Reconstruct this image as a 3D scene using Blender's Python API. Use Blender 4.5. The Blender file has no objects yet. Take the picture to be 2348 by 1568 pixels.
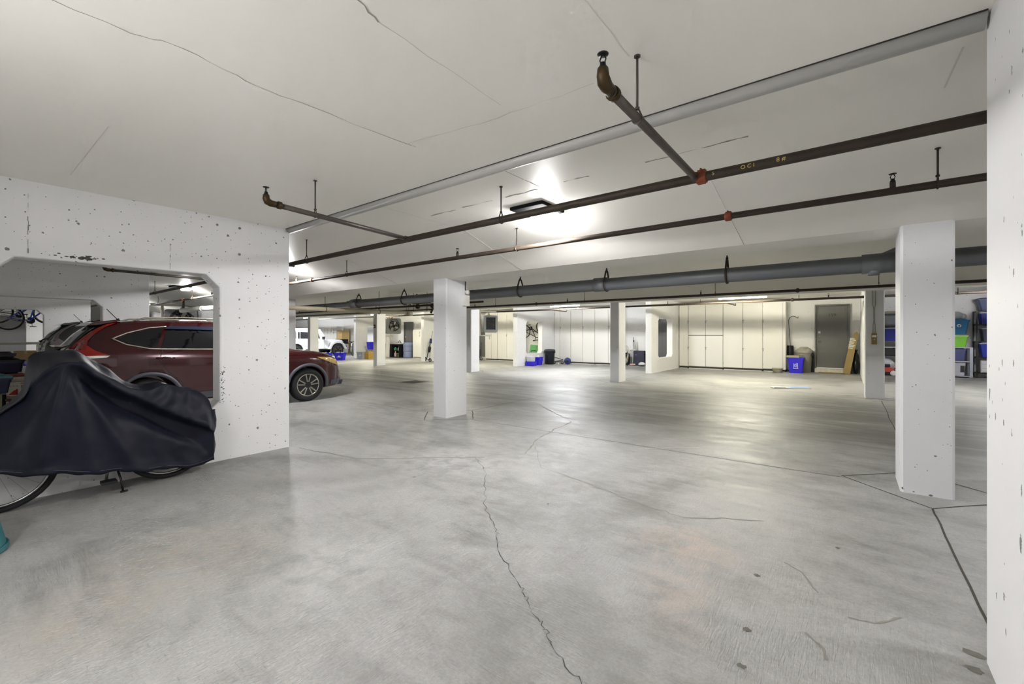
import bpy, bmesh, math, random
from mathutils import Vector, Matrix
from mathutils.geometry import tessellate_polygon
from mathutils import noise as mn
rnd = random.Random(7)
S = bpy.context.scene
COL = S.collection
PI = math.pi

# ------------------------------------------------------------------ camera, world, lights, exposure
cam = bpy.data.cameras.new('camera'); camo = bpy.data.objects.new('camera', cam); COL.objects.link(camo)
camo.location = (0, 0, 1.4); camo.rotation_euler = (PI/2, 0, math.radians(38))
cam.sensor_fit = 'HORIZONTAL'; cam.sensor_width = 36; cam.lens = 985/2348*36; cam.shift_y = -19/2348; cam.clip_start = .03
S.camera = camo
w = bpy.data.worlds.new('world'); S.world = w; w.use_nodes = True
w.node_tree.nodes['Background'].inputs[0].default_value = (1, 1, 1, 1); w.node_tree.nodes['Background'].inputs[1].default_value = .0
S.view_settings.view_transform = 'Standard'; S.view_settings.look = 'None'; S.view_settings.gamma = 1
S.view_settings.use_curve_mapping = False
S.view_settings.exposure = 1.68
S.cycles.use_adaptive_sampling = True; S.cycles.adaptive_threshold = .09; S.cycles.adaptive_min_samples = 16; S.cycles.max_bounces = 5; S.cycles.glossy_bounces = 3; S.cycles.transmission_bounces = 2
COOL = (.99, .98, 1); NEUT = (.95, .965, 1); WARM = (1, .955, .78)
P_BAY, P_SPOT, P_TUBE, P_FILL = 4.5, 47, 215, 70
BAY_LAMPS = [(-2.52, COOL, 1.0), (-8.4, COOL, .9), (-14.3, COOL, .9), (-20.2, COOL, .9), (3.4, COOL, .7)]
TUBES = [(-2.35, WARM, 1.0), (-8.15, NEUT, 1.25), (-14.0, WARM, 1.0), (-19.6, WARM, 1.0), (-27, NEUT, 1.5), (-34, NEUT, 1.2), (3.4, COOL, .8)]
FILL_LAMPS = [(-1.9, COOL, 1.0)]  # fill light added behind the camera, out of view

# ------------------------------------------------------------------ materials
def lin(c):
    return tuple((x/12.92 if x <= .04045 else ((x+.055)/1.055)**2.4) for x in c)
def hexc(s):
    return lin(tuple(int(s[i:i+2], 16)/255 for i in (0, 2, 4)))
MATS = {}
def newmat(name):
    m = bpy.data.materials.new(name); m.use_nodes = True
    nt = m.node_tree; b = nt.nodes['Principled BSDF']
    return m, nt, b
def N(nt, t, **k):
    n = nt.nodes.new(t)
    for a, v in k.items(): setattr(n, a, v)
    return n
def mth(nt, op, a, b=None, clamp=False):
    n = N(nt, 'ShaderNodeMath', operation=op, use_clamp=clamp)
    for i, v in enumerate((a, b)):
        if v is None: continue
        if isinstance(v, (int, float)): n.inputs[i].default_value = v
        else: nt.links.new(v, n.inputs[i])
    return n.outputs[0]
def mixc(nt, f, a, b):
    n = N(nt, 'ShaderNodeMix', data_type='RGBA')
    for i, v in ((0, f), (6, a), (7, b)):
        if isinstance(v, (int, float)): n.inputs[i].default_value = v
        elif isinstance(v, tuple): n.inputs[i].default_value = (*v, 1)
        else: nt.links.new(v, n.inputs[i])
    return n.outputs[2]
def noise(nt, vec, scale, detail=3, dist=0, rough=.5):
    n = N(nt, 'ShaderNodeTexNoise'); nt.links.new(vec, n.inputs['Vector'])
    n.inputs['Scale'].default_value = scale; n.inputs['Detail'].default_value = min(detail, 5)
    n.inputs['Distortion'].default_value = dist; n.inputs['Roughness'].default_value = rough
    return n.outputs['Fac']
def ramp(nt, f, lo, hi):
    n = N(nt, 'ShaderNodeMapRange'); n.interpolation_type = 'SMOOTHSTEP'
    nt.links.new(f, n.inputs[0]); n.inputs[1].default_value = lo; n.inputs[2].default_value = hi
    return n.outputs[0]
def mapping(nt, vec, scale=(1, 1, 1), rot=(0, 0, 0), loc=(0, 0, 0)):
    n = N(nt, 'ShaderNodeMapping'); nt.links.new(vec, n.inputs['Vector'])
    n.inputs['Scale'].default_value = scale; n.inputs['Rotation'].default_value = rot; n.inputs['Location'].default_value = loc
    return n.outputs[0]
def bump(nt, b, h, strength=.2, dist=.01):
    n = N(nt, 'ShaderNodeBump'); n.inputs['Strength'].default_value = strength; n.inputs['Distance'].default_value = dist
    nt.links.new(h, n.inputs['Height']); nt.links.new(n.outputs[0], b.inputs['Normal'])

def pm(name, c, rough=.5, metal=0, var=.08, scale=9, coat=0, bmp=0, spec=None):
    """plain procedural material: colour with a little mottling"""
    if name in MATS: return MATS[name]
    if isinstance(c, str): c = hexc(c)
    m, nt, b = newmat(name)
    tc = N(nt, 'ShaderNodeTexCoord').outputs['Object']
    f = noise(nt, tc, scale, 4)
    out = mixc(nt, f, tuple(x*(1-var) for x in c), tuple(min(1, x*(1+var)) for x in c))
    nt.links.new(out, b.inputs['Base Color'])
    b.inputs['Roughness'].default_value = rough; b.inputs['Metallic'].default_value = metal
    if coat: b.inputs['Coat Weight'].default_value = coat; b.inputs['Coat Roughness'].default_value = .05
    if spec is not None: b.inputs['Specular IOR Level'].default_value = spec
    if bmp: bump(nt, b, noise(nt, tc, scale*6, 5), bmp, .004)
    MATS[name] = m; return m
def emit(name, c, s):
    if name in MATS: return MATS[name]
    m, nt, b = newmat(name)
    b.inputs['Base Color'].default_value = (*c, 1); b.inputs['Emission Color'].default_value = (*c, 1); b.inputs['Emission Strength'].default_value = s
    MATS[name] = m; return m

def wallmat(name, c1, c2, pit=1.0, stretch=(1, 1, 1), rough=.6):
    m, nt, b = newmat(name)
    P = N(nt, 'ShaderNodeNewGeometry').outputs['Position']
    base = mixc(nt, noise(nt, P, 1.3, 5, .4), c1, c2)
    col = base; h = None
    sx = N(nt, 'ShaderNodeSeparateXYZ'); nt.links.new(P, sx.inputs[0]); cb = N(nt, 'ShaderNodeCombineXYZ')
    nt.links.new(mth(nt, 'ADD', sx.outputs[0], sx.outputs[1]), cb.inputs[0]); nt.links.new(sx.outputs[2], cb.inputs[1])
    for sc, rad, th in ((10, .20, .74), (22, .22, .84)):
        v = N(nt, 'ShaderNodeTexVoronoi', voronoi_dimensions='2D'); nt.links.new(mapping(nt, cb.outputs[0], stretch), v.inputs['Vector']); v.inputs['Scale'].default_value = sc
        v.inputs['Randomness'].default_value = 1
        sep = N(nt, 'ShaderNodeSeparateColor'); nt.links.new(v.outputs['Color'], sep.inputs[0])
        wob = mth(nt, 'ADD', v.outputs['Distance'], mth(nt, 'MULTIPLY', mth(nt, 'SUBTRACT', noise(nt, P, 90, 3), .5), .22))
        d = mth(nt, 'LESS_THAN', wob, mth(nt, 'MULTIPLY', mth(nt, 'ADD', mth(nt, 'POWER', sep.outputs[1], 4), .35), rad*pit*.55))
        d = mth(nt, 'MULTIPLY', d, mth(nt, 'GREATER_THAN', mth(nt, 'ADD', sep.outputs[0], mth(nt, 'MULTIPLY', mth(nt, 'SUBTRACT', noise(nt, P, 1.1, 2), .5), .5)), th))
        h = d if h is None else mth(nt, 'MAXIMUM', h, d)
    col = mixc(nt, mth(nt, 'MULTIPLY', h, .85), base, (.09, .09, .085))
    nt.links.new(col, b.inputs['Base Color']); b.inputs['Roughness'].default_value = rough
    fine = mth(nt, 'SUBTRACT', mth(nt, 'MULTIPLY', noise(nt, P, 25, 5), .25), h)
    bump(nt, b, fine, .35, .006)
    MATS[name] = m; return m

WALL = wallmat('painted_concrete', (.74, .735, .735), (.82, .815, .815), .95)
WALLR = wallmat('painted_concrete_streaked', (.76, .755, .75), (.83, .825, .825), .85, (1, .42, 1))
WALLS = wallmat('painted_concrete_smooth', (.76, .755, .74), (.82, .815, .80), .75)

def ceilmat():
    m, nt, b = newmat('ceiling_paint')
    P = N(nt, 'ShaderNodeNewGeometry').outputs['Position']
    base = mixc(nt, noise(nt, P, .8, 5, .5), (.865, .845, .785), (.91, .892, .835))
    scr = mth(nt, 'MULTIPLY', mth(nt, 'GREATER_THAN', noise(nt, mapping(nt, P, (5, 16, 1), (0, 0, .3)), 3, 6, 0, .7), .74), .35)
    base = mixc(nt, scr, base, (.45, .44, .41))
    nt.links.new(base, b.inputs['Base Color']); b.inputs['Roughness'].default_value = .45
    bump(nt, b, noise(nt, P, 14, 6), .10, .006)
    return m
CEIL = ceilmat()

def floormat():
    m, nt, b = newmat('garage_floor')
    P = N(nt, 'ShaderNodeNewGeometry').outputs['Position']
    sep = N(nt, 'ShaderNodeSeparateXYZ'); nt.links.new(P, sep.inputs[0])
    X, Y = sep.outputs[0], sep.outputs[1]
    n1 = noise(nt, P, .55, 7, .9, .55)
    n2 = noise(nt, mapping(nt, P, (.9, 3.2, 1), (0, 0, .5)), 1.4, 8, 1.2, .6)
    n3 = noise(nt, P, 7, 8, .5, .65)
    n4 = noise(nt, P, 70, 4, 0, .7)
    a = mth(nt, 'ADD', mth(nt, 'MULTIPLY', n1, .45), mth(nt, 'ADD', mth(nt, 'MULTIPLY', n2, .35), mth(nt, 'MULTIPLY', n3, .2)))
    base = mixc(nt, ramp(nt, a, .33, .60), (.235, .230, .212), (.46, .457, .44))
    base = mixc(nt, ramp(nt, n4, .25, .75), mixc(nt, .30, base, (.1, .1, .09)), base)
    for rz, th, sc_ in ((.75, .60, (5, 46, 1)), (-.35, .61, (40, 5, 1)), (1.2, .62, (4, 40, 1))):
        sk = noise(nt, mapping(nt, P, sc_, (0, 0, rz)), 2.1, 5, .4, .65)
        sk = mth(nt, 'MULTIPLY', ramp(nt, sk, th, th+.10), ramp(nt, noise(nt, P, .9, 3), .40, .58))
        base = mixc(nt, mth(nt, 'MULTIPLY', sk, .40), base, (.14, .135, .12))
    # worn traffic grime along the drive lane (a fixed stain, wherever lamps are)
    lane = mth(nt, 'MULTIPLY', ramp(nt, Y, 5.2, 7.4), mth(nt, 'SUBTRACT', 1, ramp(nt, Y, 9.6, 11.8)))
    ln = noise(nt, mapping(nt, P, (.35, 1.6, 1), (0, 0, .12)), 1.1, 6, 1.0, .6)
    lane = mth(nt, 'MULTIPLY', lane, ramp(nt, ln, .28, .62))
    base = mixc(nt, mth(nt, 'MULTIPLY', lane, .68), base, (.10, .096, .08))
    # curved tyre tracks turning into the stalls
    for cx, cy, r, wd, s in ((-7.6, 3.4, 4.4, .16, .28), (-8.6, 5.2, 5.6, .2, .3), (2.2, 4.2, 4.0, .2, .3), (-2.4, 14.2, 5.6, .25, .3), (3.0, 4.4, 5.2, .18, .25)):
        dx = mth(nt, 'POWER', mth(nt, 'SUBTRACT', X, cx), 2); dy = mth(nt, 'POWER', mth(nt, 'SUBTRACT', Y, cy), 2)
        d = mth(nt, 'ABSOLUTE', mth(nt, 'SUBTRACT', mth(nt, 'SQRT', mth(nt, 'ADD', dx, dy)), r))
        k = mth(nt, 'MULTIPLY', mth(nt, 'SUBTRACT', 1, ramp(nt, d, .03, wd*1.4)), mth(nt, 'MULTIPLY', ramp(nt, n2, .4, .62), s))
        base = mixc(nt, k, base, (.17, .165, .15))
    # rust and pale stains
    for cx, cy, r, c, s in ((-.82, 2.86, .42, (.60, .42, .31), .38), (-.72, 2.38, .30, (.58, .43, .33), .32), (-.63, 2.08, .22, (.62, .44, .32), .22),
                            (-3.2, .9, .7, (.42, .36, .27), .35), (-2.9, .35, .5, (.36, .31, .24), .45), (-4.4, 1.6, .6, (.30, .29, .27), .4), (-4.1, 2.3, .5, (.32, .31, .30), .35),
                            (-1.58, 7.3, .6, (.66, .65, .60), .5), (-2.4, 1.3, .55, (.68, .68, .67), .35), (-3.4, 3.2, .7, (.66, .66, .66), .35)):
        dx = mth(nt, 'POWER', mth(nt, 'SUBTRACT', X, cx), 2); dy = mth(nt, 'POWER', mth(nt, 'SUBTRACT', Y, cy), 2)
        d = mth(nt, 'SQRT', mth(nt, 'ADD', dx, dy))
        k = mth(nt, 'MULTIPLY', mth(nt, 'SUBTRACT', 1, ramp(nt, d, r*.15, r)), mth(nt, 'MULTIPLY', ramp(nt, n3, .32, .66), s))
        base = mixc(nt, k, base, c)
    # small dark oil spots
    v = N(nt, 'ShaderNodeTexVoronoi'); nt.links.new(P, v.inputs['Vector']); v.inputs['Scale'].default_value = 2.2
    sc = N(nt, 'ShaderNodeSeparateColor'); nt.links.new(v.outputs['Color'], sc.inputs[0])
    sp = mth(nt, 'MULTIPLY', mth(nt, 'LESS_THAN', mth(nt, 'ADD', v.outputs['Distance'], mth(nt, 'MULTIPLY', mth(nt, 'SUBTRACT', n4, .5), .06)), mth(nt, 'MULTIPLY', sc.outputs[1], .045)), mth(nt, 'GREATER_THAN', sc.outputs[0], .72))
    base = mixc(nt, mth(nt, 'MULTIPLY', sp, .6), base, (.1, .095, .085))
    nt.links.new(base, b.inputs['Base Color'])
    rr = N(nt, 'ShaderNodeMapRange'); nt.links.new(n2, rr.inputs[0]); rr.inputs[1].default_value = .3; rr.inputs[2].default_value = .7; rr.inputs[3].default_value = .42; rr.inputs[4].default_value = .6
    nt.links.new(rr.outputs[0], b.inputs['Roughness'])
    b.inputs['Specular IOR Level'].default_value = .45
    # broom finish near the stalls
    br = noise(nt, mapping(nt, P, (6, 60, 1), (0, 0, .75)), 2.2, 4, .6, .6)
    br2 = noise(nt, mapping(nt, P, (50, 6, 1), (0, 0, -.35)), 2.0, 4, .6, .6)
    hh = mth(nt, 'ADD', mth(nt, 'MULTIPLY', br, mth(nt, 'SUBTRACT', 1, ramp(nt, n1, .42, .55))), mth(nt, 'MULTIPLY', br2, ramp(nt, n1, .42, .55)))
    hh = mth(nt, 'MULTIPLY', hh, mth(nt, 'SUBTRACT', 1, mth(nt, 'MULTIPLY', ramp(nt, Y, 1.6, 4), .75)))
    hh = mth(nt, 'ADD', hh, mth(nt, 'MULTIPLY', n4, .22))
    bump(nt, b, hh, .75, .008)
    return m
FLOOR = floormat()

def carpaint(name, c, rough=.22):
    m = pm(name, c, rough, .25, .03, 3, 1.0); return m
WHITEP = pm('white_paint', 'E4E2DC', .45, var=.02)
CABW = pm('cabinet_white', 'E6E4DE', .4, var=.02, scale=2)
SEAM = pm('dark_seam', '3A3832', .8)
PIPEB = pm('black_iron', '3A3128', .55, .3, .3, 14, bmp=.2)
PIPEG = pm('galvanised_pipe', '57504A', .45, .5, .25, 18)
PVCG = pm('grey_pvc', '5C5E60', .45, var=.06, scale=4)
BRASS = pm('brass', '3E3016', .5, .5, .25, 20)
RUST = pm('rust_orange', '7C3B22', .7, .2, .25, 30, bmp=.3)
STEEL = pm('steel', 'A8A8A6', .3, .9, .1)
BLACKP = pm('black_plastic', '15161A', .45, var=.15)
BLACKM = pm('black_metal', '1A1A1B', .4, .5)
RUBBER = pm('rubber', '17171A', .75, var=.15)
ALLOY = pm('alloy', 'B9B4A8', .28, .85)
CHROME = pm('chrome', 'D8D6D0', .12, 1)
GLASSD = pm('tinted_glass', '0C0E12', .06, 0, .1, 3, spec=.8)
BLUEB = pm('recycling_blue', '2A1FD0', .4, var=.04)
CARD = pm('cardboard', '9A8353', .8, var=.1)
WHITEL = pm('white_print', 'ECECF2', .5, var=.01)
GREYP = pm('grey_plastic', '8A8E98', .45)
BEIGE = pm('beige_plastic', 'A8A498', .5)
DOORG = pm('door_grey', '5E5D5A', .45, var=.04, scale=3)
TREAD = pm('tan_pipe_paint', 'B5AC93', .5, var=.05)

# ------------------------------------------------------------------ mesh helpers
class MB:
    def __init__(s): s.v = []; s.f = []; s.sm = []
    def add(s, vs, fs, smooth=False, M=None):
        o = len(s.v)
        s.v += [tuple(M @ Vector(v)) if M else tuple(v) for v in vs]
        for f in fs: s.f.append(tuple(i+o for i in f)); s.sm.append(smooth)
        return s
    def box(s, lo, hi, M=None):
        x0, y0, z0 = lo; x1, y1, z1 = hi
        return s.add([(x0,y0,z0),(x1,y0,z0),(x1,y1,z0),(x0,y1,z0),(x0,y0,z1),(x1,y0,z1),(x1,y1,z1),(x0,y1,z1)],
              [(0,3,2,1),(4,5,6,7),(0,1,5,4),(1,2,6,5),(2,3,7,6),(3,0,4,7)], False, M)
    def taper(s, c, b, t, z0, z1, bev=.02, M=None, openb=0):
        """rounded-corner tapered tub: half sizes b (bottom) and t (top)"""
        def ring(hx, hy, z):
            r = min(bev, hx*.4, hy*.4); out = []
            for cx, cy, a0 in ((hx-r, hy-r, 0), (-hx+r, hy-r, 90), (-hx+r, -hy+r, 180), (hx-r, -hy+r, 270)):
                for k in range(4):
                    a = math.radians(a0+30*k); out.append((c[0]+cx+r*math.cos(a), c[1]+cy+r*math.sin(a), z))
            return out
        n = 16
        if not openb:
            vs = ring(*b, z0)+ring(*t, z1)
            fs = [(i, (i+1)%n, n+(i+1)%n, n+i) for i in range(n)]+[tuple(range(n-1, -1, -1)), tuple(range(n, 2*n))]
        else:
            e = openb
            vs = ring(*b, z0)+ring(*t, z1)+ring(t[0]-e, t[1]-e, z1)+ring(b[0]-e, b[1]-e, z0+e)
            fs = [(i, (i+1)%n, n+(i+1)%n, n+i) for i in range(n)]+[(n+i, n+(i+1)%n, 2*n+(i+1)%n, 2*n+i) for i in range(n)]
            fs += [(2*n+i, 2*n+(i+1)%n, 3*n+(i+1)%n, 3*n+i) for i in range(n)]+[tuple(range(n-1, -1, -1)), tuple(range(3*n, 4*n))]
        return s.add(vs, fs, False, M)
    def cyl(s, a, b, r, seg=12, r2=None, M=None, caps=True):
        a, b = Vector(a), Vector(b); r2 = r if r2 is None else r2
        q = (b-a).to_track_quat('Z', 'Y')
        vs = []
        for p, rr in ((a, r), (b, r2)):
            for k in range(seg):
                t = 2*PI*k/seg; vs.append(p+q @ Vector((rr*math.cos(t), rr*math.sin(t), 0)))
        fs = [(k, (k+1)%seg, seg+(k+1)%seg, seg+k) for k in range(seg)]
        s.add(vs, fs, True, M)
        if caps: s.add(vs, [tuple(range(seg-1, -1, -1)), tuple(range(seg, 2*seg))], False, M)
        return s
    def tube(s, pts, r, seg=8, M=None, closed=False):
        pts = [Vector(p) for p in pts]; n = len(pts); rings = []; up = None
        rs = r if isinstance(r, (list, tuple)) else [r]*n
        for i, p in enumerate(pts):
            if closed: t = pts[(i+1)%n]-pts[i-1]
            else: t = pts[min(i+1, n-1)]-pts[max(i-1, 0)]
            t.normalize()
            if up is None:
                up = Vector((0, 0, 1)) if abs(t.z) < .9 else Vector((1, 0, 0))
            x = t.cross(up)
            if x.length < 1e-4: x = t.cross(Vector((.3, .8, .5)))
            x.normalize(); up = x.cross(t).normalized()
            rings.append([p+x*rs[i]*math.cos(2*PI*k/seg)+up*rs[i]*math.sin(2*PI*k/seg) for k in range(seg)])
        vs = [v for g in rings for v in g]; m = n if closed else n-1
        fs = [(i*seg+k, ((i+1)%n)*seg+k, ((i+1)%n)*seg+(k+1)%seg, i*seg+(k+1)%seg) for i in range(m) for k in range(seg)]
        s.add(vs, fs, True, M)
        if not closed: s.add(vs, [tuple(range(seg)), tuple((n-1)*seg+k for k in range(seg-1, -1, -1))], False, M)
        return s
    def lathe(s, prof, c=(0, 0, 0), axis='z', seg=20, M=None, smooth=True):
        vs = []; n = len(prof)
        for r, h in prof:
            for k in range(seg):
                t = 2*PI*k/seg; a, b = r*math.cos(t), r*math.sin(t)
                p = (a, b, h) if axis == 'z' else (h, a, b) if axis == 'x' else (b, h, a)
                vs.append((c[0]+p[0], c[1]+p[1], c[2]+p[2]))
        fs = [(i*seg+k, i*seg+(k+1)%seg, (i+1)*seg+(k+1)%seg, (i+1)*seg+k) for i in range(n-1) for k in range(seg)]
        if prof[0][0] > 1e-5: fs.append(tuple(range(seg-1, -1, -1)))
        if prof[-1][0] > 1e-5: fs.append(tuple((n-1)*seg+k for k in range(seg)))
        return s.add(vs, fs, smooth, M)
    def prism(s, outer, a0, a1, axis='x', holes=(), M=None):
        """polygon (two coords) extruded along axis between a0 and a1; holes supported"""
        loops = [list(outer)]+[list(h) for h in holes]
        flat = [p for l in loops for p in l]; n = len(flat)
        def P(p, a): return (a, p[0], p[1]) if axis == 'x' else (p[0], a, p[1]) if axis == 'y' else (p[0], p[1], a)
        vs = [P(p, a0) for p in flat]+[P(p, a1) for p in flat]
        if holes or True:
            tris = tessellate_polygon([[Vector((p[0], p[1], 0)) for p in l] for l in loops])
        fs = []
        for t in tris: fs.append(tuple(t)); fs.append(tuple(i+n for i in reversed(t)))
        o = 0
        for l in loops:
            k = len(l)
            for i in range(k): fs.append((o+i, o+(i+1)%k, n+o+(i+1)%k, n+o+i))
            o += k
        return s.add(vs, fs, False, M)
    def torus(s, c, R, r, axis='x', seg=32, rs=8, M=None, arc=None):
        a0, a1 = arc if arc else (0, 2*PI)
        n = seg if not arc else seg+1; pts = []
        for k in range(n):
            t = a0+(a1-a0)*k/seg; a, b = R*math.cos(t), R*math.sin(t)
            p = (0, a, b) if axis == 'x' else (a, 0, b) if axis == 'y' else (a, b, 0)
            pts.append((c[0]+p[0], c[1]+p[1], c[2]+p[2]))
        return s.tube(pts, r, rs, M, closed=not arc)
    def sphere(s, c, r, seg=14, M=None, sc=(1, 1, 1)):
        n = seg//2; prof = []
        vs = []; 
        for i in range(n+1):
            a = -PI/2+PI*i/n
            for k in range(seg):
                t = 2*PI*k/seg
                vs.append((c[0]+sc[0]*r*math.cos(a)*math.cos(t), c[1]+sc[1]*r*math.cos(a)*math.sin(t), c[2]+sc[2]*r*math.sin(a)))
        fs = [(i*seg+k, i*seg+(k+1)%seg, (i+1)*seg+(k+1)%seg, (i+1)*seg+k) for i in range(n) for k in range(seg)]
        return s.add(vs, fs, True, M)
    def build(s, name, mat, parent=None, bev=0, loc=None, rotz=0, kind=None):
        me = bpy.data.meshes.new(name); me.from_pydata(s.v, [], s.f)
        me.polygons.foreach_set('use_smooth', s.sm); me.validate(); me.update()
        bm = bmesh.new(); bm.from_mesh(me); bmesh.ops.remove_doubles(bm, verts=bm.verts, dist=1e-5)
        bmesh.ops.recalc_face_normals(bm, faces=bm.faces); bm.to_mesh(me); bm.free()
        me.materials.append(mat)
        o = bpy.data.objects.new(name, me); COL.objects.link(o)
        if parent: o.parent = parent
        if loc: o.location = loc
        if rotz: o.rotation_euler = (0, 0, rotz)
        if bev:
            b = o.modifiers.new('bevel', 'BEVEL'); b.width = bev; b.segments = 2; b.limit_method = 'ANGLE'; b.angle_limit = math.radians(50)
        if kind: o['kind'] = kind
        return o
def thing(name, label, cat, loc=(0, 0, 0), rotz=0, group=None, rot=None):
    o = bpy.data.objects.new(name, None); COL.objects.link(o); o.empty_display_size = .1
    o.location = loc; o.rotation_euler = rot if rot else (0, 0, rotz); o['label'] = label; o['category'] = cat
    if group: o['group'] = group
    return o
def tag(o, label, cat, group=None):
    o['label'] = label; o['category'] = cat
    if group: o['group'] = group
    return o
def struct(o): o['kind'] = 'structure'; return o
def fz(x): return .009*(x+5.4) if x > -5.4 else .005*(x+5.4)
def text_mb(txt, size, M, depth=.004):
    cu = bpy.data.curves.new('t', 'FONT'); cu.body = txt; cu.size = size; cu.align_x = 'CENTER'; cu.align_y = 'CENTER'; cu.extrude = depth/2
    o = bpy.data.objects.new('t', cu); COL.objects.link(o)
    dg = bpy.context.evaluated_depsgraph_get(); me = bpy.data.meshes.new_from_object(o.evaluated_get(dg))
    mb = MB(); mb.add([tuple(v.co) for v in me.vertices], [tuple(p.vertices) for p in me.polygons], False, M)
    bpy.data.objects.remove(o); bpy.data.curves.remove(cu); bpy.data.meshes.remove(me)
    return mb
def facing(loc, normal_deg, tilt=0):
    """matrix for lettering: x runs to the reader's right, z up, normal at compass angle normal_deg (0=+X, -90=-Y)"""
    return Matrix.Translation(loc) @ Matrix.Rotation(math.radians(normal_deg+90), 4, 'Z') @ Matrix.Rotation(PI/2, 4, 'X')

# ------------------------------------------------------------------ the setting
XL, XR = -44.0, 9.0
YB, YF = -1.35, 18.7
# floor (falls gently to the left for drainage)
fm = MB(); xs = [XL, -30, -18, -5.4, 0, XR]; vs = []
for x in xs:
    for y in (YB-.3, YF+1.0): vs += [(x, y, fz(x)), (x, y, fz(x)-.3)]
fs = []
for i in range(len(xs)-1):
    a, b = i*4, (i+1)*4
    fs += [(a, b, b+2, a+2), (a+1, a+3, b+3, b+1), (a, a+1, b+1, b), (a+2, b+2, b+3, a+3)]
fs += [(0, 2, 3, 1), ((len(xs)-1)*4, (len(xs)-1)*4+1, (len(xs)-1)*4+3, (len(xs)-1)*4+2)]
floor = struct(fm.add(vs, fs).build('floor', FLOOR))
JOINT = pm('floor_joint_dark', '4A463D', .9, var=.2)
CRACK = pm('floor_crack_dark', '4C4B48', .9, var=.3)
CRACKL = pm('floor_crack_pale', '8F8C83', .9, var=.2)
def ribbon(pts, wd, zf, up=.0012, jit=0, sub=1, wj=0):
    P = []
    for i in range(len(pts)-1):
        for k in range(sub):
            t = k/sub; P.append([pts[i][0]+(pts[i+1][0]-pts[i][0])*t, pts[i][1]+(pts[i+1][1]-pts[i][1])*t])
    P.append(list(pts[-1]))
    for p in P[1:-1]: p[0] += rnd.uniform(-jit, jit); p[1] += rnd.uniform(-jit, jit)
    mb = MB(); vs = []
    for i, p in enumerate(P):
        a, b = P[max(i-1, 0)], P[min(i+1, len(P)-1)]
        dx, dy = b[0]-a[0], b[1]-a[1]; l = math.hypot(dx, dy) or 1
        w_ = wd*(1+rnd.uniform(-wj, wj))/2
        vs += [(p[0]-dy/l*w_, p[1]+dx/l*w_, zf(p[0])+up), (p[0]+dy/l*w_, p[1]-dx/l*w_, zf(p[0])+up)]
    mb.add(vs, [(2*i, 2*i+1, 2*i+3, 2*i+2) for i in range(len(P)-1)])
    return mb
def fj(pts, wd=.012, m=None, name='control_joint', **k):
    return ribbon(pts, wd, fz, **k).build(name, m or JOINT, floor)
CX = [.515, -5.395, -11.2, -17.1, -23.0]
for i, x in enumerate(CX):
    for yc in (5.16, 11.88):
        r = .56
        fj([(x-r, yc), (x, yc-r), (x+r, yc), (x, yc+r), (x-r, yc)], .014, jit=.008, sub=3)
    fj([(x, 4.6), (x, 3.9), (x, 2.7)], .012, jit=.004, sub=6) if i == 0 else None
    fj([(x, 5.74), (x+.02, 11.3)], .011, jit=.01, sub=10)
    fj([(x, 12.46), (x, 14.95)], .010, jit=.01, sub=4)
for a, b in zip(CX[1:], CX[:-1]):
    fj([(a+.57, 5.1), (b-.57, 5.1)], .009, jit=.008, sub=10)
    fj([(a+.57, 11.9), (b-.57, 11.9)], .010, jit=.008, sub=10)
fj([(1.08, 5.2), (6, 5.2)], .010)
fj([(-26, 8.5), (-10.7, 8.45), (4, 8.5)], .012, CRACKL, 'floor_crack', jit=.03, sub=14)
main = [(-3.26, 3.51), (-2.86, 3.23), (-2.25, 2.53), (-1.93, 2.3), (-1.74, 2.08), (-1.4, 1.87), (-1.27, 1.75), (-1.1, 1.66), (-1.02, 1.58), (-.82, 1.48), (-.4, 1.2)]
fj(main, .0035, CRACK, 'floor_crack', jit=.014, sub=9, wj=.7, up=.002)
for pts, wd in (([(-5.04, 7.18), (-3.92, 6.31), (-3.43, 5.91), (-3.33, 5.24), (-3.17, 4.57), (-2.92, 3.98)], .018),
                ([(-3.0, 4.3), (-2.5, 3.68), (-1.85, 3.51), (-1.26, 3.33), (-.95, 3.3), (-.48, 3.57)], .008),
                ([(-5.3, 2.55), (-4.3, 2.7), (-3.2, 3.6)], .014)):
    fj(pts, wd, CRACKL, 'floor_crack', jit=.02, sub=6, wj=.7)
for pts in ([(-.3, 3.0), (-.2, 2.93), (-.12, 2.75)], [(.0, 2.6), (.1, 2.62), (.2, 2.75)], [(-.15, 2.35), (-.08, 2.28), (-.07, 2.2)], [(-1.9, 5.0), (-1.6, 5.3), (-1.25, 5.5)]):
    fj(pts, .009, CRACKL if pts[0][0] > -1 else pm('pale_scuff', 'C9C7C0', .8), 'scuff_mark', jit=.006, sub=4, wj=.6)

OIL = pm('oil_spot', '6A675F', .7, var=.4, scale=50)
for x, y, r in ((-.365, 2.21, .022), (-.34, 1.955, .02), (-.40, 2.745, .018), (.40, 2.5, .03), (.42, 2.62, .035), (-1.9, 2.9, .012), (-.05, 3.4, .015)):
    n = 13; q = [rnd.uniform(.55, 1.2) for _ in range(n)]
    MB().add([(x+r*q[k]*math.cos(2*PI*k/n), y+r*q[k]*.8*math.sin(2*PI*k/n), fz(x)+.0016) for k in range(n)]+[(x, y, fz(x)+.0016)], [(k, (k+1) % n, n) for k in range(n)]).build('oil_spot', OIL, floor)

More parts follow.
